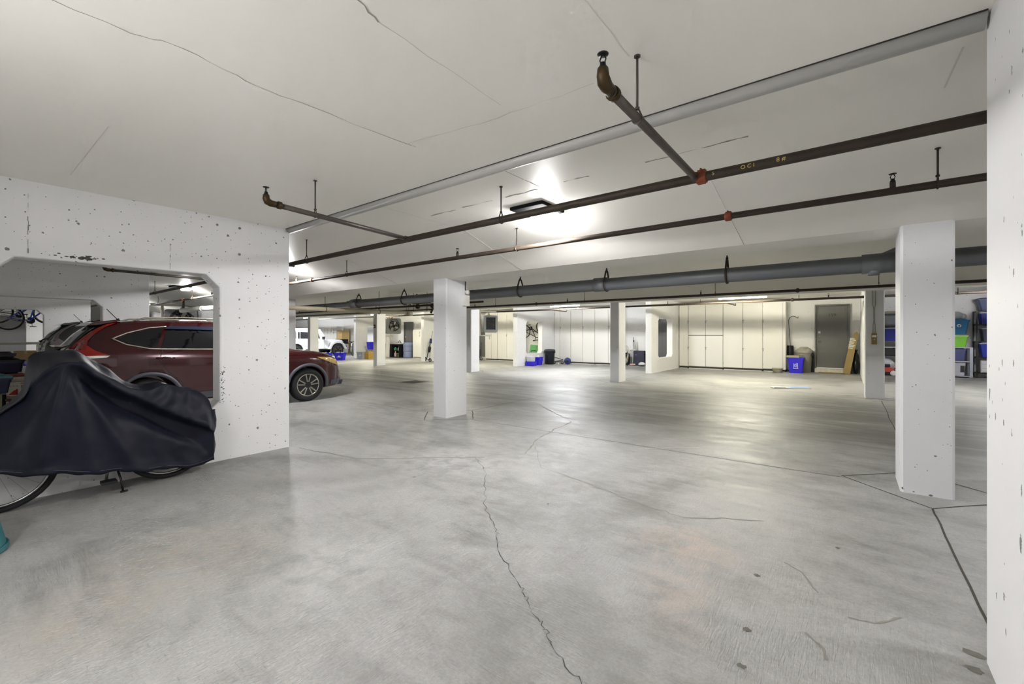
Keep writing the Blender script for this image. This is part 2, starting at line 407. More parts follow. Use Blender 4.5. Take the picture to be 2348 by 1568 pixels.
# ceiling slab: thick drop bands over both column rows
ZC = 2.69
prof = [(YB-.3, ZC), (3.84, ZC), (4.95, 2.315), (5.42, 2.30), (5.44, ZC), (11.58, ZC), (11.6, 2.30), (12.08, 2.315), (13.2, ZC), (YF+1.0, ZC), (YF+1.0, 3.1), (YB-.3, 3.1)]
ceiling = struct(MB().prism(prof, XL, XR, 'x').build('ceiling', CEIL))
CF = pm('ceiling_crack_faint', 'B9B5AA', .9, var=.3, scale=40); CC = pm('ceiling_crack', '9F9B90', .9, var=.2); CP = pm('ceiling_ridge', 'D9D6CC', .6, var=.05)
zc = lambda x: ZC
def cj(pts, wd, m=CC, name='ceiling_crack', **k): return ribbon(pts, wd, zc, up=-.0015, **k).build(name, m, ceiling)
cj([(-2.43, .0), (-2.42, .45), (-2.36, .61), (-2.42, .89), (-2.41, 1.19), (-2.35, 1.93)], .0038, jit=.01, sub=5, wj=.5)
cj([(-2.37, 1.86), (-1.65, 1.97), (-1.03, 2.0)], .002, CF, jit=.01, sub=6, wj=.6)
cj([(-1.49, .94), (-1.53, 1.06)], .005, jit=.006, sub=4, wj=.7); cj([(-1.53, 1.06), (-1.54, 1.87)], .0018, CF, jit=.006, sub=6)
cj([(-.8, 1.3), (-.8, 1.71), (-.8, 1.91)], .004, CP, jit=.004, sub=4)
cj([(-4.97, .54), (-3.62, .56)], .004, CP, jit=.004, sub=4)
cj([(.41, 2.77), (.40, 3.17)], .008, CP); cj([(-2.14, 2.62), (-2.13, 3.13)], .006); cj([(-3.72, 2.6), (-3.75, 3.8)], .006, CP)
for a in (-3.6, -3.1, -2.55, -1.9, -1.2, -.8): cj([(a, 3.15+rnd.uniform(-.01, .02)), (a+rnd.uniform(.15, .4), 3.16)], .012, jit=.008, sub=5, wj=.9)
# ridge lines where the formwork panels met on the sloped soffit
for x in (-3.75, -.9, -6.6):
    mb = MB(); mb.tube([(x, 3.86, 2.682), (x+.06, 4.94, 2.317)], .003, 5); mb.build('ceiling_ridge', CP, ceiling)

# walls between stalls, with a chamfered opening each
def opening(y0, y1, z0, z1, c): return [(y0+c, z0), (y1-c, z0), (y1, z0+c), (y1, z1-c), (y1-c, z1), (y0+c, z1), (y0, z1-c), (y0, z0+c)]
def stallwall(name, x0, x1, y0, y1, hole, m, bev=.02):
    z0 = min(fz(x0), fz(x1))-.05
    o = MB().prism([(y0, z0), (y1, z0), (y1, ZC+.02), (y0, ZC+.02)], x0, x1, 'x', [hole] if hole else []).build(name, m, bev=bev)
    return struct(o)
hole = opening(.14, 1.745, .53, 2.04, .13)
stallwall('wall_right', .45, .67, YB, 2.6, None, WALLR, .012)
stallwall('wall_left', -5.67, -5.45, YB, 2.5, hole, WALL)
stallwall('wall_left.001', -11.52, -11.3, YB, 2.37, opening(.1, 1.66, .53, 2.04, .13), WALL)
stallwall('wall_left.002', -17.4, -17.18, YB, 2.28, opening(-.1, 1.36, .53, 2.04, .13), WALLS)
stallwall('wall_left.003', -23.3, -23.08, YB, 2.25, opening(-.1, 1.4, .53, 2.04, .13), WALLS)
dh = opening(15.64, 17.24, .50, 1.97, .11)
stallwall('wall_back_right', .33, .55, 14.97, YF+.1, None, WALLS, .012)
stallwall('wall_back_left', -5.67, -5.44, 14.97, YF+.1, dh, WALLS)
stallwall('wall_back_left.001', -11.61, -11.37, 14.93, YF+.1, opening(15.6, 16.87, .50, 1.97, .11), WALLS)
stallwall('wall_back_left.002', -17.74, -17.5, 14.9, YF+.1, dh, WALLS)
stallwall('wall_back_left.003', -24.05, -23.8, 14.9, YF+.1, opening(15.7, 16.6, .55, 1.9, .12), WALLS)
wl = bpy.data.objects['wall_left']
for y, a, b in ((.34, 2.08, 2.62), (1.305, 2.06, 2.34)):
    mb = MB(); n = 14
    for k in range(n): 
        if k % 5 != 3: mb.box((-5.4505, y+rnd.uniform(-.002, .002), a+(b-a)*k/n), (-5.4490, y+.004+rnd.uniform(-.002, .003), a+(b-a)*(k+1.02)/n))
    mb.build('formwork_seam', pm('wall_seam', '8C8A84', .9), wl)
for nm, pts in (('rock_pocket', [(rnd.gauss(.62, .10), 2.085+rnd.gauss(0, .012), rnd.uniform(.004, .012)) for _ in range(26)]+[(.66, 2.08, .02), (.69, 2.085, .024), (.71, 2.08, .018)]),
                ('chipped_edge', [(1.775+rnd.gauss(0, .012), rnd.uniform(.62, 1.05), rnd.uniform(.003, .009)) for _ in range(46)])):
    mb = MB()
    for y, z, r in pts: mb.sphere((-5.450, y, z), r, 6, sc=(.12, rnd.uniform(.7, 1.8), rnd.uniform(.4, .8)))
    o = mb.build(nm, pm('pit_dark', '55534E', .95, var=.4, scale=60), wl); o['kind'] = 'stuff'
def slabbox(name, lo, hi, m): return struct(MB().box(lo, hi).build(name, m))
slabbox('wall_back', (XL, YF, -.3), (.55, YF+.2, ZC+.05), WALLS)
slabbox('wall_back.001', (.55, 19.25, -.1), (XR, 19.45, ZC+.05), WALLS)
slabbox('wall_front', (XL, YB-.2, -.4), (XR, YB, ZC+.05), WALLS)
slabbox('wall_far_left', (XL-.2, YB-.2, -.4), (XL, YF+.2, ZC+.05), WALLS)
slabbox('wall_far_right', (XR, YB-.2, -.1), (XR+.2, YF+1, ZC+.05), WALLS)

COLM = wallmat('column_paint', (.73, .73, .735), (.80, .80, .805), .55)
def column(x0, x1, y0, y1, ztop=2.31):
    z0 = fz((x0+x1)/2)-.03; c = .018
    p = [(x0+c, y0), (x1-c, y0), (x1, y0+c), (x1, y1-c), (x1-c, y1), (x0+c, y1), (x0, y1-c), (x0, y0+c)]
    return struct(MB().prism(p, z0, ztop+.03, 'z').build('column', COLM))
c0 = column(.355, .685, 4.93, 5.42)
for x0, x1 in ((-5.56, -5.225), (-11.80, -11.46), (-17.35, -17.0), (-23.2, -22.9), (-29, -28.7), (6.3, 6.6)): column(x0, x1, 4.93, 5.42)
dr = column(.283, .60, 11.64, 12.1)
for x0, x1 in ((-5.47, -5.19), (-11.3, -11.03), (-17.2, -16.92), (-23.3, -23.02), (6.3, 6.6)): column(x0, x1, 11.64, 12.12)
BROKEN = pm('bare_concrete', '77736B', .95, var=.25, scale=40, bmp=.5)
mb = MB()
for k in range(9):
    a = rnd.uniform(.37, .44) if k < 6 else rnd.uniform(.44, .67); z = fz(.4)+rnd.uniform(.005, .05 if k < 6 else .012)
    mb.sphere((a, 4.932, z), rnd.uniform(.007, .018), 8, sc=(1.2, .2, .7))
mb.build('broken_edge', BROKEN, c0)

# half round cover strip over the ceiling joint at the wall ends
COVER = pm('grey_cover_strip', 'B3B2AE', .4, var=.05, scale=5)
for i, (a, b) in enumerate(((-5.45, .45), (-11.3, -5.67), (-17.18, -11.52))):
    y = (2.50, 2.42, 2.33)[i]
    o = MB().tube([(a+.01, y, ZC-.005), (b-.01, y+(.06 if i == 0 else 0), ZC-.005)], .047, 16).build('trim_%d' % (i+1), COVER); struct(o)
    mb = MB().tube([(a+.01, y-.052, ZC-.001), (b-.01, y-.052+(.06 if i == 0 else 0), ZC-.001)], .004, 5); mb.build('joint_gap', SEAM, o)

# ------------------------------------------------------------------ lamps
LENS = emit('lamp_lens', (1, .99, .97), 28)
HOUS = pm('lamp_housing', '141416', .8, spec=.1)
where = ['above the black pipe before the nearest columns', 'seen through the opening of the left wall', 'two stalls left of the covered bicycle', 'four stalls to the left by the far columns', 'in the stall right of the big white column']
for i, (x, c, s) in enumerate(BAY_LAMPS):
    y, z = 3.66, ZC
    t = thing('ceiling_lamp', 'bright square garage lamp on ceiling '+where[i], 'lamp', (x, y, z), 0, 'canopy lamps over the near stalls')
    MB().box((-.2, -.22, -.035), (.2, .2, 0)).build('housing', HOUS, t, .008)
    MB().taper((0, .11), (.10, .08), (.14, .10), -.11, -.035, .03).build('lens', LENS, t)
    l = bpy.data.lights.new('bulb', 'POINT'); l.energy = P_BAY*s; l.color = c; l.shadow_soft_size = .05
    lo = bpy.data.objects.new('bulb', l); COL.objects.link(lo); lo.parent = t; lo.location = (0, .13, -.17)
    l = bpy.data.lights.new('reflector', 'SPOT'); l.energy = P_SPOT*s; l.color = c; l.shadow_soft_size = .05; l.spot_size = math.radians(176); l.spot_blend = .12
    lo = bpy.data.objects.new('reflector', l); COL.objects.link(lo); lo.parent = t; lo.location = (0, .13, -.165)
TUBE = {}
twhere = ['above the stall of door 159', 'above the stall with the dark trash can', 'above the stall with the louvred heater', 'above the round fan heater', 'above the white off-road car', 'beyond the white off-road car', 'above the shelving on the right']
for i, (x, c, s) in enumerate(TUBES):
    y, z = 13.55, ZC
    t = thing('strip_light', 'long fluorescent strip light hanging '+twhere[i], 'lamp', (x, y, z), 0, 'strip lights over the back stalls')
    MB().box((-.65, -.06, -.25), (.65, .06, -.19)).build('housing', WHITEP, t)
    for dx in (-.5, .5): MB().cyl((dx, 0, -.19), (dx, 0, 0), .005, 6).build('hanger_rod', PIPEG, t)
    m = emit("tube_%d" % i, c, P_TUBE*s)
    mb = MB().cyl((-.6, 0, -.275), (.6, 0, -.275), .022, 10); mb.build('tube', m, t)
rw = ['at the rear of the near stall']
for i, (x, c, s) in enumerate(FILL_LAMPS):  # unseen strip added to brighten the ceiling evenly
    t = thing('strip_light', 'long fluorescent strip light hanging '+rw[i], 'lamp', (x, -1.05, ZC), 0, 'strip lights over the near stalls')
    MB().box((-.65, -.05, -.48), (.65, .05, -.43)).build('housing', WHITEP, t)
    for dx in (-.5, .5): MB().cyl((dx, 0, -.43), (dx, 0, 0), .005, 6).build('hanger_rod', PIPEG, t)
    MB().cyl((-.6, 0, -.505), (.6, 0, -.505), .022, 10).build('tube', emit('rear_tube_%d' % i, c, P_FILL*s), t)

# ------------------------------------------------------------------ pipes
def hanger(parent, p, zt, r, m=PIPEB, axis='x', rr=.006):
    x, y, z = p; mb = MB()
    mb.cyl((x, y, z+r*2.1), (x, y, zt), rr, 8); mb.cyl((x, y, zt-.006), (x, y, zt), rr*2.6, 8)
    for k in range(1): pass
    pts = []
    for a in range(0, 9):
        t = PI+PI*a/8; q = (r*1.12*math.cos(t), r*1.12*math.sin(t)); pts.append(q)
    pts = [(0-r*.25, r*2.1)]+pts+[(r*.25, r*2.1)]
    pts = [(x, y+a, z+b) if axis == 'x' else (x+a, y, z+b) for a, b in pts]
    mb.tube(pts, r*.11+.0018, 6)
    mb.cyl((x, y, z+r*1.9), (x, y, z+r*2.4), rr*1.9, 6)
    return mb.build('hanger', m, parent)
def sprinkler(parent, p, up=True, m=BRASS, s=1.0):
    x, y, z = p; k = s if up else -s; mb = MB()
    mb.lathe([(.016, -.012*k), (.016, .0), (.012, .002*k), (.012, .014*k), (.006, .016*k)], (x, y, z), seg=12)
    for dx in (-.012, .012): mb.tube([(x+dx*.6, y, z+.012*k), (x+dx*1.1, y, z+.028*k), (x+dx*.5, y, z+.044*k)], .0028, 6)
    mb.lathe([(.004, .044*k), (.022, .047*k), (.023, .050*k), (.004, .051*k)], (x, y, z), seg=14)
    return mb.build('sprinkler_head', m, parent)
def coupling(parent, p, r, m=RUST, axis='x'):
    x, y, z = p; mb = MB(); L = r*1.0
    a, b = ((x-L, y, z), (x+L, y, z)) if axis == 'x' else ((x, y-L, z), (x, y+L, z))
    mb.cyl(a, b, r*1.32, 16)
    for sg in (-1, 1):
        mb.box((x-L*.8, y-r*.4, z+sg*r*1.25-r*.22), (x+L*.8, y+r*.4, z+sg*r*1.25+r*.32))
    mb.cyl((x, y-r*1.0, z+r*1.5), (x, y+r*1.0, z+r*1.5), r*.22, 8)
    return mb.build('coupling', m, parent, .002)
def zceil(y):
    if y < 3.84: return ZC
    if y < 4.95: return ZC-(y-3.84)/(4.95-3.84)*(ZC-2.315)
    if 12.08 < y < 13.2: return 2.315+(y-12.08)/1.12*(ZC-2.315)
    return ZC
def xpipe(label, y, z, r, x0, x1, m, rods=(), coup=(), spr=(), name='sprinkler_pipe', cm=None):
    t = thing(name, label, 'pipe', (x0, y, z))
    L = lambda x: (x-x0, 0, 0)
    MB().cyl((0, 0, 0), (x1-x0, 0, 0), r, 16).build('pipe_run', m, t)
    for x in rods: hanger(t, L(x), zceil(y)-z, r)
    for x in coup: coupling(t, L(x), r, cm or RUST)
    for x in spr:
        MB().cyl((x-x0, 0, r*.6), (x-x0, 0, r+.035), .017, 12).build('outlet', m, t)
        sprinkler(t, (x-x0, 0, r+.045), m=BLACKM)
    return t
p1 = xpipe('thick black sprinkler main nearest the camera under the ceiling lamp', 2.91, 2.40, .03, -22, XR, PIPEB, (-5.85, -2.395, 2.2, -9.5, -13.39, -17), (-.735, -7.0))
# chalk marks written on the pipe
CHALK = pm('yellow_chalk', 'C9B46A', .9)
for s_, x, sz in (('S', -.66, .03), ('O C I', -.47, .032), ('8 #', -.30, .034)):
    text_mb(s_, sz, facing((x+22, -.031, -.003), -90), .001).build('chalk_mark', CHALK, p1)
p2 = xpipe('thinner black sprinkler line under the sloped soffit behind the lamp', 4.0, 2.395, .026, -26, XR, PIPEB, (-6.669, -3.054, .473, -14.58, -10.4, -18), (-7.829, -.797, -15.4), (-8.437, -4.033, .248, -13.03))
def branch(x, y0, y1, label, xs=0):
    """branch line from the main towards the camera, elbow and upright sprinkler at its end"""
    z = 2.40; t = thing('branch_pipe', label, 'pipe', (x, y1, z))
    MB().cyl((0, -.03, 0), (xs, y0-y1, 0), .021, 14).build('pipe_run', PIPEG, t)
    e = MB().tube([(xs, y0-y1+.02, 0), (xs, y0-y1-.02, 0), (xs, y0-y1-.045, .010), (xs, y0-y1-.055, .030), (xs, y0-y1-.055, .058)], [.024, .026, .028, .025, .022], 12)
    e.cyl((xs, y0-y1+.03, 0), (xs, y0-y1+.055, 0), .03, 12)
    e.build('elbow', BRASS, t)
    sprinkler(t, (xs, y0-y1-.055, .066), m=BLACKM, s=1.0)
    MB().cyl((0, -.05, 0), (0, .0, 0), .028, 12).build('tee', PIPEB, t)
    yy = y0+.30 if x > -2 else y0+.35
    f = (y1-yy)/(y1-y0); hanger(t, (xs*f, yy-y1, 0), ZC-z, .021, PIPEG, 'y')
    return t
branch(-.77, 1.63, 2.91, 'short branch pipe with brass elbow and upright sprinkler nearest the camera')
branch(-3.66, 1.48, 2.91, 'branch pipe with brass elbow and sprinkler beside the left wall end', .17)
branch(-9.3, 1.42, 2.91, 'branch pipe with sprinkler seen through the left wall opening', .17)
p3 = xpipe('thin black sprinkler line running in front of the back columns', 11.3, 2.35, .03, -34, XR, PIPEB, (-14.361, -13.116, -9.552, -6.119, -2.543, .492, 3.2), (-7.838, -.865), (-10.512, -6.697, -2.874), cm=PIPEB)
p4 = xpipe('black sprinkler main above the back stalls behind the far columns', 14.1, 2.335, .032, -40, XR, PIPEB, (-9, -4.6, -3.6, -1.05, 2), (-8.7, -1.2), (-7.9, -.4), cm=PIPEB)
for x in (-2.9, -9.2): 
    t = thing('branch_pipe', 'short branch pipe with sprinkler over the '+('white cabinets beside door 159' if x > -5 else 'cabinets behind the dark trash can'), 'pipe', (x, 14.1, 2.335))
    MB().cyl((0, 0, 0), (.05, 1.25, -.02), .018, 10).build('pipe_run', PIPEG, t); sprinkler(t, (.05, 1.27, .01), m=BRASS)
# big grey drain pipe
gp = thing('drain_pipe', 'big grey plastic drain pipe along the drive lane behind nearest columns', 'pipe', (-9.7, 6.0, 2.148))
def gx(x): return x+9.7
MB().cyl((0, 0, -.005), (gx(XR), 0, 0), .092, 24).build('pipe_run', PVCG, gp)
MB().cyl((gx(-9.75), 0, -.005), (gx(-20), 0, .01), .06, 18).build('narrow_run', PVCG, gp)
mb = MB().cyl((gx(-9.95), 0, 0), (gx(-9.75), 0, 0), .075, 20).cyl((gx(-9.75), 0, 0), (gx(-9.45), 0, 0), .108, 24); mb.build('reducer', PVCG, gp)
MB().cyl((gx(-3.07), 0, 0), (gx(-2.85), 0, 0), .104, 24).build('coupling', PVCG, gp)
mb = MB().cyl((gx(.12), 0, 0), (gx(.40), 0, 0), .106, 24).cyl((gx(.27), 0, 0), (gx(.75), 0, .02), .10, 24); mb.build('wye_fitting', PVCG, gp)
MB().tube([(gx(.25), 0, .03), (gx(.42), .02, .11), (gx(.75), .05, .13)], .055, 14).build('branch_inlet', PVCG, gp)
MB().cyl((gx(.22), -.02, -.125), (gx(.22), -.02, -.05), .05, 16).build('cleanout_plug', PVCG, gp)
for x in (-9.459, -7.701, -4.504, -2.872, -1.211, 2.4): hanger(gp, (gx(x), 0, 0), ZC-2.148, .094, PIPEB, rr=.008)
# painted pipe crossing the lane to the left
tp = thing('crossing_pipe', 'cream painted pipe crossing the drive lane left of the grey drain', 'pipe', (-10.5, 4.9, 2.02))
MB().cyl((0, -.6, 0), (0, 3.4, .012), .055, 16).build('pipe_run', TREAD, tp)
MB().cyl((0, 3.35, .0), (0, 3.55, .0), .07, 16).build('end_fitting', TREAD, tp)
for y in (.8, 2.4): hanger(tp, (0, y, 0), ZC-2.02, .056, PIPEB, 'y')
tr = thing('pipe_trap', 'dark valve assembly with slanted brackets hanging over the drive lane', 'valve', (-10.2, 8.9, 2.2))
MB().cyl((-2.2, 0, .08), (.5, 0, .08), .028, 10).build('pipe_run', PIPEB, tr)
for dx in (-.55, .15):
    MB().lathe([(.03, -.05), (.075, -.03), (.075, .03), (.03, .05)], (dx, 0, .06), 'x').build('valve_body', PIPEB, tr)
for dx in (-.75, .12): MB().box((dx, -.02, -.11), (dx+.05, .02, .12), Matrix.Rotation(.5, 4, 'Y')).build('bracket', PIPEB, tr)
MB().box((-.75, -.05, .14), (-.05, .12, .17)).build('top_plate', PIPEG, tr)
for dx in (-1.0, -.75, -.1): MB().cyl((dx, 0, -.1), (dx, 0, .49), .006, 6).build('hanger_rod', PIPEB, tr)
xpipe('thin dark line high over the drive lane far left', 9.6, 2.36, .03, -36, -8.6, PIPEB, (-14, -18, -24), (-16,), (-12, -20), cm=PIPEB)
xpipe('lower dark line crossing above the far left columns', 7.4, 2.28, .04, -36, -14.5, PIPEB, (-17, -21, -26), (-19,), cm=PIPEB)
wp = thing('heating_pipe', 'white lagged pipe seen through the left wall above the red car', 'pipe', (-15.2, 4.4, 2.15))
MB().tube([(-1.9, 0, .0), (0, -.0, 0), (2.4, .0, -.03)], .07, 16).build('pipe_run', pm('pipe_lagging', 'DCDAD0', .6, bmp=.1), wp)
MB().cyl((.0, 0, 0), (.12, 0, 0), .082, 16).build('collar', WHITEP, wp)
MB().cyl((-1.7, 0, 0), (-1.7, 0, .33), .03, 10).build('riser', PIPEB, wp); MB().cyl((1.5, 0, 0), (1.5, 0, .2), .008, 8).build('hanger_rod', PIPEB, wp)

# ------------------------------------------------------------------ vehicles
def crom(keys, y):
    """smooth interpolation of a keyed table [(y, v), ...]"""
    if y <= keys[0][0]: return keys[0][1]
    if y >= keys[-1][0]: return keys[-1][1]
    for i in range(len(keys)-1):
        a, b = keys[i], keys[i+1]
        if a[0] <= y <= b[0]:
            t = (y-a[0])/(b[0]-a[0])
            def slope(j):
                if j == 0 or j == len(keys)-1: return 0 if j else (keys[1][1]-keys[0][1])/(keys[1][0]-keys[0][0])
                d0 = (keys[j][1]-keys[j-1][1])/(keys[j][0]-keys[j-1][0]); d1 = (keys[j+1][1]-keys[j][1])/(keys[j+1][0]-keys[j][0])
                return 0 if d0*d1 <= 0 else 2*d0*d1/(d0+d1)
            h = b[0]-a[0]; t2, t3 = t*t, t*t*t
            return (2*t3-3*t2+1)*a[1]+(t3-2*t2+t)*h*slope(i)+(-2*t3+3*t2)*b[1]+(t3-t2)*h*slope(i+1)
class Shell:
    def __init__(s, zt, belt, w, wt, zb): s.zt, s.bl, s.w, s.wt, s.zb = zt, belt, w, wt, zb
    def sect(s, y):
        zt = crom(s.zt, y); zb = crom(s.zb, y); w = crom(s.w, y); bl = min(crom(s.bl, y), zt-.05); wt = min(crom(s.wt, y), w-.02)
        h = bl-zb
        rf = zt-.05
        return [(0, zb), (w*.55, zb), (w-.10, zb+.01), (w-.03, zb+.05), (w-.012, zb+.14*h+.05), (w-.004, zb+.30*h), (w-.010, zb+.48*h), (w-.002, zb+.66*h), (w, zb+.80*h), (w-.008, zb+.92*h), (w-.03, bl),
                (w-.03+(wt-w+.03)*.28, bl+(rf-bl)*.36), (w-.03+(wt-w+.03)*.6, bl+(rf-bl)*.70), (wt+.005, bl+(rf-bl)*.93), (wt-.03, rf+.018), (wt-.10, zt-.014), (wt*.5, zt-.003), (0, zt)]
    def x(s, y, z):
        p = s.sect(y)[3:15]
        for (a, za), (b, zb_) in zip(p, p[1:]):
            if za <= z <= zb_: return a+(b-a)*((z-za)/(zb_-za) if zb_ > za else 0)
        return p[-1][0] if z > p[-1][1] else p[0][0]
    def mesh(s, y0, y1, n):
        mb = MB(); vs = []; m = None
        for i in range(n+1):
            t = i/n; y = y0+(y1-y0)*(t-.12*math.sin(2*PI*t)/1.0*.9)
            p = s.sect(y); ring = [(x, y, z) for x, z in p]+[(-x, y, z) for x, z in p[-2:0:-1]]
            m = len(ring); vs += ring
        fs = [(i*m+k, i*m+(k+1)%m, (i+1)*m+(k+1)%m, (i+1)*m+k) for i in range(n) for k in range(m)]
        fs += [tuple(range(m)), tuple(n*m+k for k in range(m-1, -1, -1))]
        return mb.add(vs, fs, True)
    def panel(s, poly, off=.006, side=1, sub=.06, name='panel', mat=None, parent=None, thick=.012):
        """a plate following the flank: polygon in (y, z)"""
        bm = bmesh.new()
        tris = tessellate_polygon([[Vector((p[0], p[1], 0)) for p in poly]])
        vv = [bm.verts.new((0, p[0], p[1])) for p in poly]
        for t in tris:
            try: bm.faces.new([vv[i] for i in t])
            except ValueError: pass
        for _ in range(4):
            e = [e for e in bm.edges if e.calc_length() > sub*2]
            if not e: break
            bmesh.ops.subdivide_edges(bm, edges=e, cuts=1)
            bmesh.ops.triangulate(bm, faces=bm.faces)
        for v in bm.verts: v.co.x = side*(s.x(v.co.y, v.co.z)+off)
        r = bmesh.ops.extrude_face_region(bm, geom=bm.faces[:])
        for v in r['geom']:
            if isinstance(v, bmesh.types.BMVert): v.co.x -= side*thick
        bmesh.ops.recalc_face_normals(bm, faces=bm.faces)
        me = bpy.data.meshes.new(name); bm.to_mesh(me); bm.free(); me.materials.append(mat)
        for p in me.polygons: p.use_smooth = False
        o = bpy.data.objects.new(name, me); COL.objects.link(o); o.parent = parent
        return o
def cut_wells(o, axles, r, w_in, w_out):
    mb = MB()
    for y, z in axles:
        for sd in (-1, 1):
            a, b = sorted((sd*w_in, sd*w_out)); mb.cyl((a, y, z), (b, y, z), r, 36)
    c = mb.build('cutter', BLACKP)
    c.parent = o.parent
    md = o.modifiers.new('b', 'BOOLEAN'); md.object = c; md.operation = 'DIFFERENCE'; md.solver = 'EXACT'
    dg = bpy.context.evaluated_depsgraph_get(); dg.update()
    me = bpy.data.meshes.new_from_object(o.evaluated_get(dg)); o.modifiers.clear(); o.data = me
    bpy.data.objects.remove(c)
def wheel(parent, x, y, r, wd, side, spokes=5, rimr=.66, rimmat=None, twin=True):
    wm = thing_part('wheel', parent, (x, y, r))
    R = r; h = wd/2
    MB().lathe([(R*.66, -h*.8), (R*.80, -h), (R*.93, -h*.95), (R*.99, -h*.7), (R, -h*.4), (R, h*.4), (R*.99, h*.7), (R*.93, h*.95), (R*.80, h), (R*.66, h*.8)], axis='x', seg=40).build('tyre', RUBBER, wm)
    rm = rimmat or ALLOY; k = side
    MB().lathe([(R*.60, -h*.6), (R*.63, h*.8), (R*.685, h*.86), (R*.69, h*.7), (R*.66, -h*.8)], axis='x', seg=40, M=Matrix.Scale(k, 4, (1, 0, 0))).build('rim', rm, wm)
    MB().lathe([(.0, h*.1), (R*.6, h*.1), (R*.62, h*.2)], axis='x', seg=30, M=Matrix.Scale(k, 4, (1, 0, 0))).build('brake_disc', BLACKM, wm)
    sp = MB()
    for i in range(spokes):
        for d in ((-.17, .17) if twin else (0,)):
            a = 2*PI*i/spokes+PI/2; a2 = a+d*1.35
            p0 = Vector((k*h*.66, R*.13*math.cos(a+d*1.2), R*.13*math.sin(a+d*1.2))); p1 = Vector((k*h*.80, R*.645*math.cos(a2), R*.645*math.sin(a2)))
            u = (p1-p0).normalized(); s_ = Vector((1, 0, 0)).cross(u).normalized()*(R*.05 if twin else R*.09); tt = Vector((k*.014, 0, 0))
            vs = [p0-s_-tt, p0+s_-tt, p1+s_*.9-tt, p1-s_*.9-tt, p0-s_*.7+tt, p0+s_*.7+tt, p1+s_*.6+tt, p1-s_*.6+tt]
            sp.add(vs, [(0, 3, 2, 1), (4, 5, 6, 7), (0, 1, 5, 4), (1, 2, 6, 5), (2, 3, 7, 6), (3, 0, 4, 7)])
    sp.build('spoke', rm, wm)
    hb = MB().lathe([(R*.17, h*.4), (R*.17, h*.66), (R*.13, h*.76), (0, h*.78)], axis='x', seg=16, M=Matrix.Scale(k, 4, (1, 0, 0))); hb.build('hub_cap', rm, wm)
    return wm
def thing_part(name, parent, loc=(0, 0, 0), rot=(0, 0, 0)):
    o = bpy.data.objects.new(name, None); COL.objects.link(o); o.parent = parent; o.location = loc; o.rotation_euler = rot; o.empty_display_size = .05
    return o
RED = carpaint('car_red', '3C080F', .16); DARKC = carpaint('car_charcoal', '2B2D2E'); WHITEC = carpaint('car_white', 'E9EAEE', .3)
TAIL = pm('tail_red', '98110A', .15, 0, .12, 30, 1.0); LAMPC = pm('lamp_amber_clear', 'B99A57', .15, 0, .3, 20, 1.0); GREYTRIM = pm('grey_cladding', '4A4C54', .5)
BODYTRIM = pm('silver_trim', 'C9C4B6', .25, .8)
